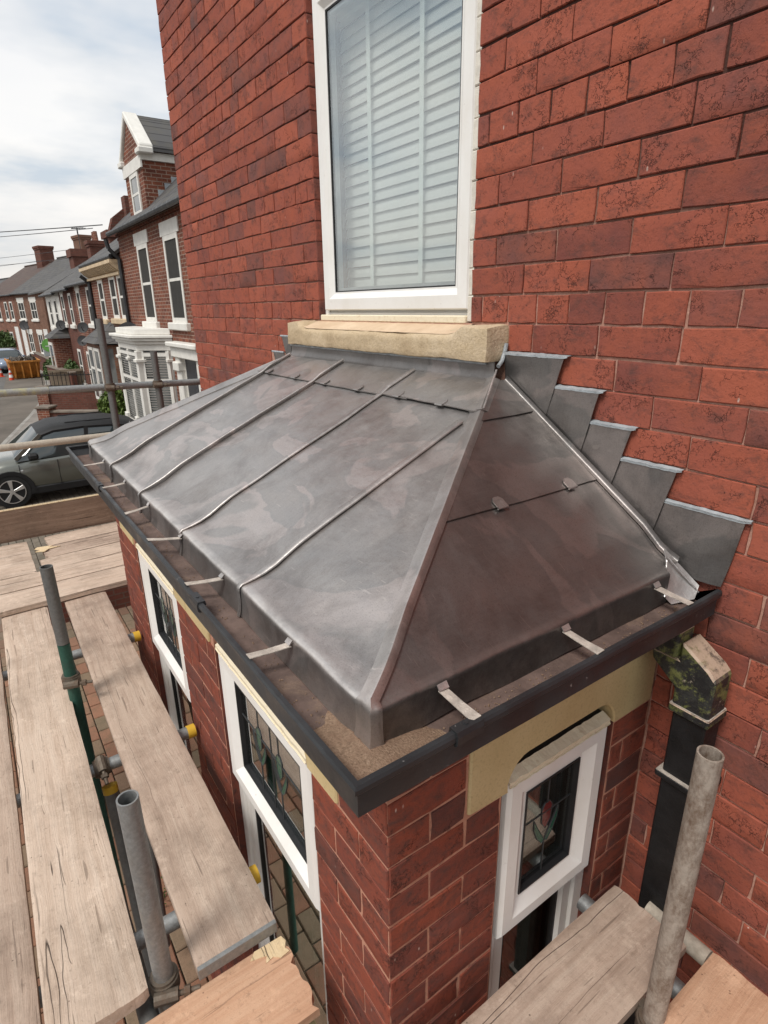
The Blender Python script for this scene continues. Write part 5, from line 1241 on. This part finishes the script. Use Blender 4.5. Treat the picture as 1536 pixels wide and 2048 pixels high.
for (a, b) in ((pts[1], pts[2]), (pts[2], pts[3])):
    a, b = Vector((a[0], a[1], 0)), Vector((b[0], b[1], 0)); d = (b-a).normalized(); n = Vector((d.y, -d.x, 0))
    n = n if n.y < 0 else -n; Lb = (b-a).length
    def q(u, o, z): p = a+d*u+n*o; return (p.x, p.y, z)
    m = MB(); m.add([q(0.1, .004, -2.74), q(Lb-0.1, .004, -2.74), q(Lb-0.1, .004, -0.87), q(0.1, .004, -0.87)], [(0, 1, 2, 3)]); L1(m, 'pane', 'far_glass', by_)
    m = MB()
    for i in range(30):
        z = -2.66+i*0.06; m.add([q(0.16, .012, z), q(Lb-0.16, .012, z), q(Lb-0.16, .03, z+0.03), q(0.16, .03, z+0.03)], [(0, 1, 2, 3)])
    for u in (0.12, Lb/2, Lb-0.12): m.add([q(u-0.04, .034, -2.74), q(u+0.04, .034, -2.74), q(u+0.04, .034, -0.87), q(u-0.04, .034, -0.87)], [(0, 1, 2, 3)])
    for z in (-0.95, -1.55, -2.7): m.add([q(0.1, .036, z-0.04), q(Lb-0.1, .036, z-0.04), q(Lb-0.1, .036, z+0.04), q(0.1, .036, z+0.04)], [(0, 1, 2, 3)])
    L1(m, 'louvre_shutter', 'white_paint', by_)
L1(MB().prism(canted(0, 0, 0.02)[0], GZ, -2.95, 'z'), 'bay_base', 'far_brick', by_)
m = MB(); m.box(-12.35, -12.02, FY-0.14, FY, GZ, -0.95); m.box(-10.9, -10.6, FY-0.14, FY, GZ, -0.95); m.box(-12.42, -10.5, FY-0.20, FY, -0.95, -0.72); m.box(-12.5, -10.45, FY-0.28, FY, -0.72, -0.62); m.box(-12.40, -12.0, FY-0.2, FY, -1.25, -1.05); L1(m, 'door_case', 'white_paint', bevel=0.02)

n2 = house_unit('brick_terrace_house', 'brick terraced house with cream bracketed cornice beyond the tall house', (-21.6, FY), 0, 4.84, 7.5, 1.55, 4.1, 'far_brick', 'slate',
                windows=[(1.2, -0.22, 0.75, 1.18, 'plain'), (2.95, -0.18, 0.8, 1.18, 'plain'), (4.05, -0.18, 0.6, 1.18, 'plain')], lint='cream_paint', verge=0.0, chimneys=[])
m = MB(); m.box(-21.6, -16.78, FY-0.12, FY+0.01, 0.98, 1.05); m.box(-21.6, -16.78, FY-0.30, FY+0.01, 1.27, 1.36)
for i in range(19): x = -21.5+i*0.255; m.prism([(FY-0.29, 1.27), (FY+0.0, 1.27), (FY+0.0, 1.05), (FY-0.10, 1.09), (FY-0.20, 1.17)], x, x+0.12, 'x')
m.build('cornice_bracket', 'cream_paint', n2)
m = MB()
for x in (-20.42, -18.67, -17.6): m.box(x-0.05, x+0.75, FY-0.03, FY+0.02, 0.97 if x > -20 else 0.96, 1.0 if False else 1.22)
m.build('lintel', 'cream_paint', n2)
m = MB().prism([(-20.9, 2.68), (-20.6, 2.1), (-18.6, 2.1), (-18.3, 2.68)], GZ, -0.95, 'z'); b2 = m.build('bay', 'far_brick_brown', n2)
m = MB(); m.add([(-21.1, 2.68, -0.9), (-20.75, 1.95, -0.9), (-18.45, 1.95, -0.9), (-18.1, 2.68, -0.9), (-20.2, 2.68, -0.3), (-19.0, 2.68, -0.3)], [(0, 1, 4), (1, 2, 5, 4), (2, 3, 5), (0, 1, 2, 3)]); m.build('bay_roof', 'slate', b2)
for x0 in (-20.45, -19.45): f = MB().ring(x0, x0+0.85, -2.75, -1.05, [(0, 2.12), (0, 2.07), (0.09, 2.07), (0.09, 2.12)]); f.box(x0+0.05, x0+0.8, 2.07, 2.10, -1.75, -1.68); f.build('window', 'white_paint', b2); MB().box(x0+0.08, x0+0.78, 2.085, 2.095, -2.68, -1.1).build('pane', 'far_glass', b2)
f = MB().add([(-18.55, 2.16, -2.8), (-18.36, 2.58, -2.8), (-18.36, 2.58, -1.05), (-18.55, 2.16, -1.05)], [(0, 1, 2, 3)]); f.build('pane', 'far_glass', b2)
MB().path([(-21.55, FY-0.3, 1.15), (-21.55, FY-0.06, 0.95), (-21.55, FY-0.06, GZ)], 0.06, 8).build('downpipe', 'gutter_black', n2)

house_unit('brick_terrace_house', 'plain brick terraced house with uneven slate roof and two dark satellite dishes', (-26.2, FY+0.1), 0, 4.55, 7, 1.08, 3.35, 'far_brick', 'slate',
           windows=[(0.7, -0.45, 0.75, 1.25, 'sash'), (2.9, -0.40, 0.8, 1.25, 'plain'), (0.7, -2.9, 0.9, 1.4, 'plain')], doors=[(3.0, -3.5, 0.85, 2.1, 'black_door')], chimneys=[(0.0, 3.0, 0.9, 0.6, 2.4, 3.9, 0)])
house_unit('brick_terrace_house', 'dark brick terraced house with small slate roofed bay, next to the white one', (-30.4, FY+0.1), 0, 4.15, 7, 0.98, 3.2, 'far_brick_dark', 'slate',
           windows=[(0.6, -0.5, 0.75, 1.25, 'sash'), (2.7, -0.5, 0.75, 1.25, 'plain'), (2.7, -2.9, 0.8, 1.4, 'plain')])
house_unit('white_terrace_house', 'white rendered terraced house at the end of the row', (-35.3, FY+0.1), 0, 4.85, 7, 0.90, 3.1, 'white_paint', 'slate',
           windows=[(0.9, -0.7, 0.95, 1.3, 'plain'), (2.9, -0.7, 0.95, 1.3, 'plain'), (2.6, -3.0, 1.0, 1.5, 'plain')], doors=[(1.0, -3.6, 0.85, 2.1, 'black_door')], chimneys=[(0.5, 2.3, 0.85, 0.8, 1.6, 3.45, 2)])
b3 = thing('bay_extension', 'small bay with dark slate roof and white windows on the brick terrace', 'bay window', (-30.2, FY, GZ))
MB().box(-31.2, -29.3, 2.1, FY+0.09, GZ, -1.1).build('wall', 'far_brick', b3)
MB().add([(-31.4, 2.79, -1.1), (-31.4, 1.95, -1.1), (-29.1, 1.95, -1.1), (-29.1, 2.79, -1.1), (-30.8, 2.79, -0.5), (-29.7, 2.79, -0.5)], [(0, 1, 4), (1, 2, 5, 4), (2, 3, 5), (0, 1, 2, 3)]).build('roof', 'slate', b3)
MB().ring(-30.9, -29.6, -2.9, -1.3, [(0, 2.1), (0, 2.06), (0.12, 2.06), (0.12, 2.1)]).build('window', 'white_paint', b3); MB().box(-30.8, -29.7, 2.08, 2.095, -2.8, -1.4).build('pane', 'far_glass', b3)
# houses round the bend at the end of the street
dirv = Vector((-50.6+62.1, 3.5-1.3)); ang = math.atan2(dirv.y, dirv.x)
ux = Vector((math.cos(ang), math.sin(ang)))
def bend(k): p = Vector((-50.8, 4.4)) + ux*k; return (p.x, p.y)
WN = lambda: [(0.8, -0.75, 0.8, 1.3, 'plain'), (2.6, -0.75, 0.8, 1.3, 'plain'), (4.5, -0.75, 1.0, 1.2, 'pair'), (0.9, -3.2, 0.9, 1.5, 'plain')]
house_unit('end_brick_house', 'dark roofed brick house with arched doors at the bend of the street', bend(-7.2), ang, 7.2, 8, 1.5, 4.2, 'far_brick_brown', 'slate', windows=[(0.8, -0.55, 1.5, 1.35, 'pair'), (3.9, -0.55, 1.4, 1.35, 'pair'), (1.9, -3.1, 1.1, 1.5, 'pair'), (4.3, -3.1, 1.1, 1.5, 'pair')], doors=[(0.5, -3.65, 0.8, 2.3, 'cone_white'), (6.0, -3.65, 0.7, 2.3, 'cone_white')], chimneys=[(5.6, 3.4, 1.5, 0.8, 3.4, 5.5, 0)])
house_unit('end_brick_house', 'red roofed brick house farthest along the street with a stout chimney', bend(-16.2), ang, 8.95, 8, 1.45, 4.0, 'far_brick', 'slate_red', windows=[(1.0, -0.6, 0.9, 1.45, 'plain'), (3.6, -0.6, 0.9, 1.45, 'plain'), (5.9, -0.6, 0.8, 1.45, 'plain'), (7.4, -0.6, 0.8, 1.45, 'plain'), (5.8, -3.2, 0.9, 1.6, 'plain')], doors=[(7.7, -3.65, 0.8, 2.4, 'cone_white')], chimneys=[(5.5, 3.3, 1.4, 1.1, 3.3, 5.4, 0)])
house_unit('end_brick_house', 'low brick house behind at the far left end of the street', bend(-27.5), ang, 11.2, 8, 0.9, 3.2, 'far_brick_dark', 'slate', windows=[(1.0, -0.8, 0.9, 1.3, 'plain'), (6.0, -0.8, 0.9, 1.3, 'plain')])

house_unit('opposite_house', 'brick house across the road, mirrored low in the upstairs window', (-2.0, -19.0), math.pi, 7.5, 8, 1.6, 4.6, 'far_brick', 'slate', windows=[(1.0, -0.4, 1.2, 1.5, 'pair'), (4.6, -0.4, 1.2, 1.5, 'pair')], chimneys=[(0.5, 3.4, 1.0, 0.8, 3.6, 5.8, 0)])
# ------------------------------------------------------------------ garden walls, railings, plants
def garden_wall(label, p0, p1, h, th=0.22, pillars=(), rail=0.0, cop=True):
    a, b = Vector((p0[0], p0[1], 0)), Vector((p1[0], p1[1], 0)); d = (b-a); L = d.length; rz = math.atan2(d.y, d.x)
    t = thing('garden_wall', label, 'garden wall', (a.x, a.y, GZ), rz, 'garden walls along the street')
    MB().box(0, L, -th/2, th/2, -0.12, h).build('wall', 'far_brick_dark', t, world=False)
    if cop: MB().box(-0.03, L+0.03, -th/2-0.04, th/2+0.04, h, h+0.07).build('coping', 'coping', t, world=False, bevel=0.015)
    for u in pillars:
        MB().box(u-0.2, u+0.2, -0.2, 0.2, -0.12, h+0.14).build('pillar', 'far_brick', t, world=False); MB().box(u-0.25, u+0.25, -0.25, 0.25, h+0.14, h+0.22).build('cap', 'coping', t, world=False, bevel=0.02)
    if rail:
        m = MB(); n = int(L/0.14)
        for i in range(n+1): x = L*i/n; m.tube((x, 0, h+0.05), (x, 0, h+0.07+rail+0.06*(i % 2)), 0.012, 5)
        for z in (h+0.2, h+rail): m.box(0, L, -0.012, 0.012, z-0.015, z+0.015)
        m.build('railing', 'iron', t, world=False)
    return t
garden_wall('low brick wall with stone coping and end pillar behind the grey car', (-20.6, 0.55), (-18.4, 3.4), 0.62, pillars=(0.0,))
garden_wall('brick wall topped with black railings above the low coped wall', (-24.6, 0.95), (-23.2, 3.2), 0.85, rail=0.6, pillars=(0.0,))
garden_wall('red brick garden wall in front of the plain terrace house', (-31.2, 1.95), (-26.8, 2.35), 1.25)
garden_wall('red brick side wall between the terrace gardens', (-31.2, 1.95), (-31.4, 2.9), 1.1)
garden_wall('brick wall in front of the houses at the bend', (-47.5, 2.9), (-37.0, 2.95), 1.0)
garden_wall('low brick boundary wall seen under the scaffold past the bay', (-6.35, -1.35), (-6.3, 2.6), 0.55)
fp = thing('fence_panel', 'small timber fence panel behind the railings', 'fence', (-27.2, 1.8, GZ))
for i in range(9): MB().box(-27.3, -27.24, 1.5+i*0.2, 1.69+i*0.2, GZ+0.1, GZ+1.35).build('slat', 'timber_fence', fp)
MB().box(-27.23, -27.19, 1.45, 3.4, GZ+1.3, GZ+1.4).build('rail', 'timber_fence', fp)
def bush(name, label, c, r, n, mat, seed, cat='shrub', h=1.0):
    rr = random.Random(seed); t = thing(name, label, cat, (c[0], c[1], GZ), 0, None)
    m = MB()
    for i in range(n):
        u, v_ = rr.uniform(0, 2*math.pi), rr.uniform(-0.4, 1); k = rr.uniform(0.55, 1.05)*(1+0.25*mnoise.noise(Vector((math.cos(u)*2, math.sin(u)*2, v_*2+seed))))
        p = Vector((math.cos(u)*math.sqrt(1-min(1, v_*v_))*r[0]*k, math.sin(u)*math.sqrt(1-min(1, v_*v_))*r[1]*k, r[2]*(0.5+0.5*v_*k)+0.1))
        a = Vector((rr.gauss(0, 1), rr.gauss(0, 1), rr.gauss(0, 1))).normalized(); b = a.orthogonal().normalized(); s = rr.uniform(0.035, 0.085)*h
        m.add([tuple(p+a*s), tuple(p+b*s*0.6), tuple(p-a*s), tuple(p-b*s*0.6)], [(0, 1, 2, 3)])
    m.build('foliage', mat, t, world=False, fix=False, kind='stuff')
    MB().tube((0, 0, -0.1), (0, 0, r[2]*0.6), 0.05, 6).build('stem', 'timber_fence', t, world=False)
    return t
bush('conifer', 'bright green conifer beside the white bay of the tall house', (-18.5, 2.35), (0.42, 0.42, 1.35), 2600, 'leaf_bright', 1, 'conifer')
bush('conifer', 'second bright green conifer left of the taller one, behind the upright tube', (-19.4, 2.3), (0.36, 0.36, 1.15), 2200, 'leaf_bright', 2, 'conifer')
bush('hedge', 'clipped green hedge behind the red garden wall', (-33.2, 2.35), (1.5, 0.45, 1.35), 3200, 'leaf', 3, 'hedge', 1.4)
bush('hedge', 'low dark green hedge in front of the brick terrace bay', (-28.8, 2.6), (1.3, 0.35, 1.5), 2600, 'leaf', 4, 'hedge', 1.4)
bush('shrub', 'round dark shrub by the lamp post at the far end', (-62, 2.6), (2.2, 1.4, 2.0), 2600, 'leaf', 5, 'shrub', 2.2)
rr = random.Random(8)
for i, (x, y) in enumerate(((-1.75, -0.95), (0.02, -1.12), (-1.9, -1.02))):
    t = thing('weed', ('tiny weed growing from the paving at the foot of the far bay corner', 'tiny weed growing from the paving below the board nearest the camera', 'second tiny weed by the far bay corner')[i], 'weed', (x, y, GZ+0.02), 0, 'weeds in the paving'); m = MB()
    for j in range(60):
        p = Vector((rr.gauss(0, .05), rr.gauss(0, .05), rr.uniform(0, .05))); a = Vector((rr.gauss(0, 1), rr.gauss(0, 1), rr.gauss(0.4, .6))).normalized()*rr.uniform(.012, .03); b = a.orthogonal().normalized()*0.008
        m.add([tuple(p), tuple(p+a*.5+b), tuple(p+a), tuple(p+a*.5-b)], [(0, 1, 2, 3)])
    m.build('foliage', 'leaf', t, world=False, fix=False)

# ------------------------------------------------------------------ cars
def make_car(name, label, loc, rotz, paint, L=3.72, W=1.72, H=1.52):
    """local axes: +x towards the nose, y across, z up from the ground; origin at ground under the middle"""
    t = thing(name, label, 'car', loc, rotz, 'cars')
    B = lambda m, n, mt, par=None, **k: m.build(n, mt, par or t, world=False, **k)
    h = W/2
    # stations: x, half width, sill z, belt z, top z of body
    st = [(-L/2, 0.72, 0.42, 0.80, 0.86), (-L/2+0.06, 0.80, 0.34, 0.92, 0.99), (-L/2+0.35, 0.845, 0.28, 0.97, 1.02), (-1.0, 0.855, 0.27, 0.97, 1.01), (-0.4, 0.86, 0.26, 0.94, 0.98), (0.3, 0.86, 0.26, 0.90, 0.95), (0.8, 0.855, 0.26, 0.88, 0.95), (1.2, 0.84, 0.27, 0.84, 0.93), (1.55, 0.80, 0.30, 0.76, 0.85), (L/2-0.07, 0.70, 0.34, 0.66, 0.74), (L/2, 0.60, 0.40, 0.60, 0.66)]
    rows = []
    for x, w, zs, zb, zt in st:
        k = w/0.86*h
        half = [(k*0.90, zs), (k*0.97, zs+0.05), (k*1.0, (zs+zb)*0.5), (k*0.985, zb-0.06), (k*0.95, zb), (k*0.80, zt), (k*0.35, zt+0.03)]
        rows.append([(x, y, z) for y, z in half] + [(x, -y, z) for y, z in reversed(half)])
    m = MB(); m.grid(rows); n = len(rows[0]); m.f += [tuple(range(n)), tuple((len(rows)-1)*n+j for j in range(n-1, -1, -1))] + [(i*n, (i+1)*n, (i+1)*n+n-1, i*n+n-1) for i in range(len(rows)-1)]
    body = B(m, 'body', paint, smooth=True, auto=0.9)
    # cabin: glass volume, roof panel, pillars
    cab = [(-1.70, 0.62, 1.02, 1.05), (-1.42, 0.635, 0.99, 1.36), (-0.95, 0.64, 0.98, 1.47), (-0.3, 0.645, 0.96, H-0.01), (0.25, 0.63, 0.94, H-0.035), (0.55, 0.62, 0.94, 1.38), (1.02, 0.66, 0.93, 0.96)]
    rows = []
    for x, wt, zb, zt in cab:
        wb = h*0.955; half = [(wb, zb-0.03), (wb*0.965, zb+(zt-zb)*0.35), (wt*h/0.86*1.08, zb+(zt-zb)*0.88), (wt*h/0.86*0.96, zt), (wt*0.4, zt+0.015)]
        rows.append([(x, y, z) for y, z in half] + [(x, -y, z) for y, z in reversed(half)])
    m = MB(); m.grid(rows); B(m, 'windows', 'car_glass', smooth=True, auto=0.6)
    rr_ = []
    for x, wt, zb, zt in cab[1:6]:
        half = [(wt*h/0.86*1.095, zb+(zt-zb)*0.84), (wt*h/0.86*1.10, zb+(zt-zb)*0.90), (wt*h/0.86*0.98, zt+0.012), (wt*0.4, zt+0.03)]
        rr_.append([(x, y, z) for y, z in half] + [(x, -y, z) for y, z in reversed(half)])
    m = MB(); m.grid(rr_, 0.01); B(m, 'roof', 'cladding' if paint == 'car_paint' else paint, smooth=True, auto=0.9)
    for s in (1, -1):
        # pillars
        m = MB()
        def bar(p, q, w_):
            p, q = Vector(p), Vector(q); d = (q-p).normalized(); e = d.cross(Vector((0, s, 0))).normalized()*w_; o = Vector((0, s*0.012, 0))
            m.add([tuple(p+e+o), tuple(p-e+o), tuple(q-e+o), tuple(q+e+o), tuple(p+e-o), tuple(p-e-o), tuple(q-e-o), tuple(q+e-o)], [(0, 1, 2, 3), (4, 7, 6, 5), (0, 4, 5, 1), (1, 5, 6, 2), (2, 6, 7, 3), (3, 7, 4, 0)])
        yb, yt = s*h*0.965, s*h*0.80
        bar((1.02, yb, 0.95), (0.50, s*h*0.81, 1.37), 0.035); B(m, 'pillar', paint, body); m = MB(); bar((-1.05, yb, 0.97), (-1.35, s*h*0.81, 1.37), 0.13)
        B(m, 'pillar', paint, body)
        m = MB(); bar((-0.28, yb*1.0, 0.93), (-0.36, s*h*0.815, 1.44), 0.04); B(m, 'door_pillar', 'cladding', body)
        # cladding on sills and arches
        m = MB(); m.box(-0.95, 0.95, s*h*0.93, s*h*1.0, 0.20, 0.36); B(m, 'sill_cladding', 'cladding', body, bevel=0.02)
        for wx in (1.19, -1.24):
            m = MB(); pts = []; N = 14
            vs = []
            for i in range(N+1):
                a = math.pi*(-0.06+1.12*i/N)
                for rad, o in ((0.345, 1.012), (0.42, 1.012), (0.425, 0.94), (0.345, 0.86)): vs.append((wx+math.cos(a)*rad, s*h*o, 0.315+math.sin(a)*rad))
            fs = [(i*4+j, i*4+(j+1) % 4, (i+1)*4+(j+1) % 4, (i+1)*4+j) for i in range(N) for j in range(4)]
            m.add(vs, fs); B(m, 'wheel_arch', 'cladding', body)
            B(MB().tube((wx, s*h*0.55, 0.33), (wx, s*h*0.99, 0.33), 0.345, 24), 'arch_liner', 'interior', body)
            wl_ = B(MB().tube((wx, s*(h-0.19), 0.325), (wx, s*(h+0.005), 0.325), 0.325, 32), 'wheel', 'tyre', smooth=True, auto=0.5)
            B(MB().tube((wx, s*(h+0.0), 0.325), (wx, s*(h+0.008), 0.325), 0.238, 28), 'rim', 'cladding', wl_)
            m = MB(); m.tube((wx, s*(h+0.004), 0.325), (wx, s*(h+0.016), 0.325), 0.24, 28, 0.014); m.tube((wx, s*(h+0.0), 0.325), (wx, s*(h+0.02), 0.325), 0.05, 14)
            B(m, 'rim_edge', 'alloy', wl_)
            for i in range(5):
                m = MB(); a = i*2*math.pi/5+0.3
                def q(r0, da): return (wx+math.cos(a+da)*r0, 0.325+math.sin(a+da)*r0)
                m.prism([q(0.04, -0.5), q(0.235, -0.20), q(0.235, 0.16), q(0.04, 0.5)], s*(h+0.006), s*(h+0.017), 'y'); B(m, 'spoke', 'alloy', wl_, bevel=0.003)
        m = MB(); m.box(0.62, 0.80, s*(h+0.005), s*(h+0.17), 0.93, 1.06); B(m, 'mirror', 'cladding' if paint == 'car_paint' else paint, bevel=0.035)
        m = MB(); m.tube((1.52, s*h*0.90, 0.72), (L/2-0.12, s*h*0.70, 0.66), 0.07, 10); B(m, 'headlight', 'lamp_glass', smooth=True)
        m = MB(); m.box(0.29, 0.30, s*(h*0.985), s*(h*1.002), 0.35, 0.86); m.box(0.98, 0.99, s*(h*0.97), s*(h*0.995), 0.40, 0.84); B(m, 'door_gap', 'cladding', body)
        m = MB(); m.box(0.92, 0.98, s*h*0.972, s*h*0.992, 0.70, 0.735); B(m, 'side_repeater', 'lamp_glass', body, bevel=0.008)
    B(MB().box(L/2-0.10, L/2-0.005, -0.5, 0.5, 0.34, 0.52), 'grille', 'cladding', bevel=0.03)
    m = MB()
    for y in (-0.52, 0.52): m.tube((-0.9, y, 1.525), (0.0, y, 1.535), 0.012, 6)
    B(m, 'roof_rail', 'cladding')
    return t
make_car('parked_car', 'olive grey hatchback with black roof parked on the block paved drive', (-12.85, 0.12, GZ+0.02), -math.pi/2, 'car_paint')
make_car('parked_car', 'pale blue car parked in the road behind the yellow skip', (-47.0, 1.05, GZ-0.1), 0.10, 'car_paint_blue', 4.2, 1.8, 1.5)
make_car('parked_car', 'silver blue car at the left edge beyond the cones', (-52.0, -0.6, GZ-0.1), 0.2, 'car_paint_blue', 4.2, 1.8, 1.5)

# ------------------------------------------------------------------ skip, cones, sign, lamp, dishes, aerials, wires
sk = thing('skip', 'yellow orange rubbish skip full of rubble at the kerb', 'skip', (-41.0, 1.55, GZ-0.1))
def tub(x0, x1, y0, y1, z0, z1, i0): return [(x0+i0, y0+0.1, z0), (x1-i0, y0+0.1, z0), (x1-i0, y1-0.1, z0), (x0+i0, y1-0.1, z0), (x0, y0, z1), (x1, y0, z1), (x1, y1, z1), (x0, y1, z1)]
lo = tub(-42.4, -39.6, 0.75, 2.35, GZ-0.08, GZ+1.0, 0.45); inn = tub(-42.33, -39.67, 0.82, 2.28, GZ+0.0, GZ+1.0, 0.44)
m = MB(); m.add(lo+inn, [(0, 3, 2, 1), (0, 1, 5, 4), (1, 2, 6, 5), (2, 3, 7, 6), (3, 0, 4, 7), (8, 9, 10, 11), (8, 12, 13, 9), (9, 13, 14, 10), (10, 14, 15, 11), (11, 15, 12, 8), (4, 5, 13, 12), (5, 6, 14, 13), (6, 7, 15, 14), (7, 4, 12, 15)])
m.build('body', 'skip_paint', sk)
m = MB()
for y in (0.95, 1.35, 1.75, 2.1): m.box(-39.98, -39.55, y, y+0.07, GZ+0.05, GZ+0.95)
m.box(-42.45, -39.55, 0.70, 0.80, GZ+0.94, GZ+1.03); m.box(-42.45, -39.55, 2.3, 2.40, GZ+0.94, GZ+1.03); m.box(-39.62, -39.52, 0.72, 2.38, GZ+0.94, GZ+1.03); m.build('rib', 'skip_paint', sk)
rb = MB(); r2 = random.Random(3)
for i in range(160):
    x, y = r2.uniform(-42.1, -39.9), r2.uniform(0.95, 2.15); z = GZ+0.85+0.3*r2.random(); s = r2.uniform(0.05, 0.18)
    a, b_, c_ = (Vector((r2.gauss(0, 1), r2.gauss(0, 1), r2.gauss(0, 1))).normalized()*s for _ in range(3)); p = Vector((x, y, z))
    rb.add([tuple(p+a), tuple(p+b_), tuple(p+c_), tuple(p-a*.8), tuple(p-b_*.7)], [(0, 1, 2), (0, 2, 4), (3, 1, 2), (3, 2, 4), (0, 1, 4), (3, 1, 4)])
ru = rb.build('rubble', 'rubble', None); tag(ru, 'heap of dark rubble filling the yellow skip', 'rubble', kind='stuff')
for i, (x, y) in enumerate(((-39.4, 0.72), (-43.0, 0.38))):
    t = thing('traffic_cone', ('red and white traffic cone at the near corner of the skip', 'red and white traffic cone at the far corner of the skip')[i], 'traffic cone', (x, y, GZ-0.1), 0, 'traffic cones')
    MB().box(-0.2, 0.2, -0.2, 0.2, 0, 0.04).build('base', 'cone_red', t, world=False, bevel=0.01)
    R_ = lambda z: 0.15-0.115*z/0.75
    for z0, z1, mt, nm in ((0.04, 0.24, 'cone_red', 'cone'), (0.241, 0.40, 'cone_white', 'white_band'), (0.401, 0.52, 'cone_red', 'cone'), (0.521, 0.64, 'cone_white', 'white_band'), (0.641, 0.78, 'cone_red', 'cone')): MB().tube((0, 0, z0), (0, 0, z1), R_(z0), 16, 0, R_(z1)).build(nm, mt, t, world=False, smooth=True, auto=0.6)
sg = thing('estate_sign', 'round green and grey sale board on a post in front of the white house', 'sign', (-37.3, 2.75, GZ))
MB().tube((-37.3, 2.75, GZ), (-37.3, 2.75, -1.5), 0.03, 8).build('post', 'white_paint', sg)
m = MB(); m.tube((-37.27, 2.75, -1.75), (-37.22, 2.75, -1.75), 0.36, 28); m.build('green_panel', 'sign_green', sg)
MB().box(-37.28, -37.24, 2.42, 3.08, -2.35, -1.98).build('grey_panel', 'sign_grey', sg, bevel=0.03)
MB().box(-37.218, -37.212, 2.55, 2.95, -1.82, -1.77).build('band', 'cone_white', sg)
lp = thing('street_lamp', 'tall grey lamp post at the far left of the street', 'street lamp', (-66, 2.3, GZ))
MB().tube((-66, 2.3, GZ), (-66, 2.3, -1.2), 0.11, 10).tube((-66, 2.3, -1.2), (-66, 2.3, 3.2), 0.075, 10).build('post', 'lamp_steel', lp)
MB().path([(-66, 2.3, 3.2), (-66, 2.1, 3.6), (-66, 1.4, 3.8)], 0.05, 8).build('arm', 'lamp_steel', lp); MB().box(-66.15, -65.85, 0.8, 1.5, 3.72, 3.88).build('lantern', 'lamp_steel', lp, bevel=0.05)
def dish(label, p, r, ax=(0.8, -0.5, 0.3)):
    t = thing('satellite_dish', label, 'satellite dish', p, 0, 'satellite dishes'); ax = Vector(ax).normalized(); a = ax.orthogonal().normalized(); b = ax.cross(a); rows = []
    for i in range(5):
        k = i/4; rows.append([tuple(ax*(0.16*r*k*k) + (a*math.cos(u)+b*math.sin(u))*r*k) for u in [2*math.pi*j/20 for j in range(21)]])
    MB().grid(rows, 0.01).build('dish', 'dish', t, world=False, smooth=True); MB().path([(0, 0, -r*0.9), tuple(ax*r*0.8)], 0.015, 6).build('arm', 'dish', t, world=False)
    MB().path([(0, 0, 0), (0, 0.25, 0)], 0.02, 6).build('bracket', 'dish', t, world=False)
dish('large black satellite dish behind the white bay cornice', (-16.2, 2.5, -0.55), 0.30)
dish('dark satellite dish low on the plain brick terrace', (-24.6, 2.6, -1.05), 0.2); dish('dark satellite dish higher on the plain brick terrace', (-24.0, 2.6, -0.55), 0.2)
dish('dark satellite dish above the small slate bay roof', (-29.4, 2.55, -0.55), 0.22); dish('dark satellite dish on the brick house at the bend', (bend(-5)[0], bend(-5)[1]-0.2, -1.0), 0.4)
def aerial(label, p, s):
    t = thing('tv_aerial', label, 'aerial', p, 0, 'television aerials'); m = MB().tube((0, 0, -0.6), (0, 0, s), 0.025, 6); m.tube((-s*0.1, -s*0.5, s*0.9), (s*0.1, s*0.7, s*1.0), 0.02, 6)
    for i in range(6): y = -s*0.4+i*s*0.2; m.tube((-s*0.15, y, s*0.92), (s*0.15, y, s*0.95), 0.012, 5)
    m.build('mast', 'wire', t, world=False)
aerial('television aerial on the wide chimney, left one', (bend(-1.2)[0]-0.6, bend(-1.2)[1]+3.6, 5.4), 0.7); aerial('television aerial right of the wide chimney', (-43.0, 6.2, 4.3), 0.7)
ch = thing('chimney_stack', 'wide brick chimney stack rising behind the terrace roofs', 'chimney', (-43, 6.4, GZ))
m = MB(); m.box(-44.2, -42.6, 5.6, 6.9, -1, 3.55); m.box(-44.3, -42.5, 5.5, 7.0, 3.3, 3.75); m.build('stack', 'far_brick_dark', ch)
m = MB().prism([(3.2, 1.2), (6.2, 3.0), (9.2, 1.2), (9.2, 1.1), (6.2, 2.85), (3.2, 1.1)], -48, -37.5, 'x'); m.build('roof', 'slate', ch)
ch2 = thing('chimney_stack', 'brick chimney stack beside the gutter of the tall house', 'chimney', (-30.2, 5.4, GZ))
m = MB(); m.box(-30.8, -29.6, 5.2, 5.9, 0, 3.2); m.box(-30.9, -29.5, 5.1, 6.0, 3.2, 3.5); m.build('stack', 'far_brick_dark', ch2)
def wire(label, a, b, sag):
    a, b = Vector(a), Vector(b); m = MB(); pts = [tuple(a.lerp(b, i/24) - Vector((0, 0, sag*4*(i/24)*(1-i/24)))) for i in range(25)]
    m.path(pts, 0.014, 5); tag(m.build('overhead_wire', 'wire', None, smooth=True), label, 'wire', 'overhead wires')
wire('topmost overhead wire running from the tall house gutter', (-16.9, 2.4, 2.2), (-70, -12.0, 6.3), 0.3); wire('second overhead wire below the topmost', (-24, 3.5, 2.9), (-80, -9, 6.8), 0.3)
wire('third overhead wire, crossing above the far chimneys', (-45, 6, 3.9), (-80, -6, 4.6), 0.2); wire('fourth overhead wire, low above the far roofs', (-45, 6, 3.4), (-80, -5, 4.2), 0.2); wire('lowest overhead wire above the red roof', (-60, 6, 4.2), (-90, -8, 4.2), 0.3)
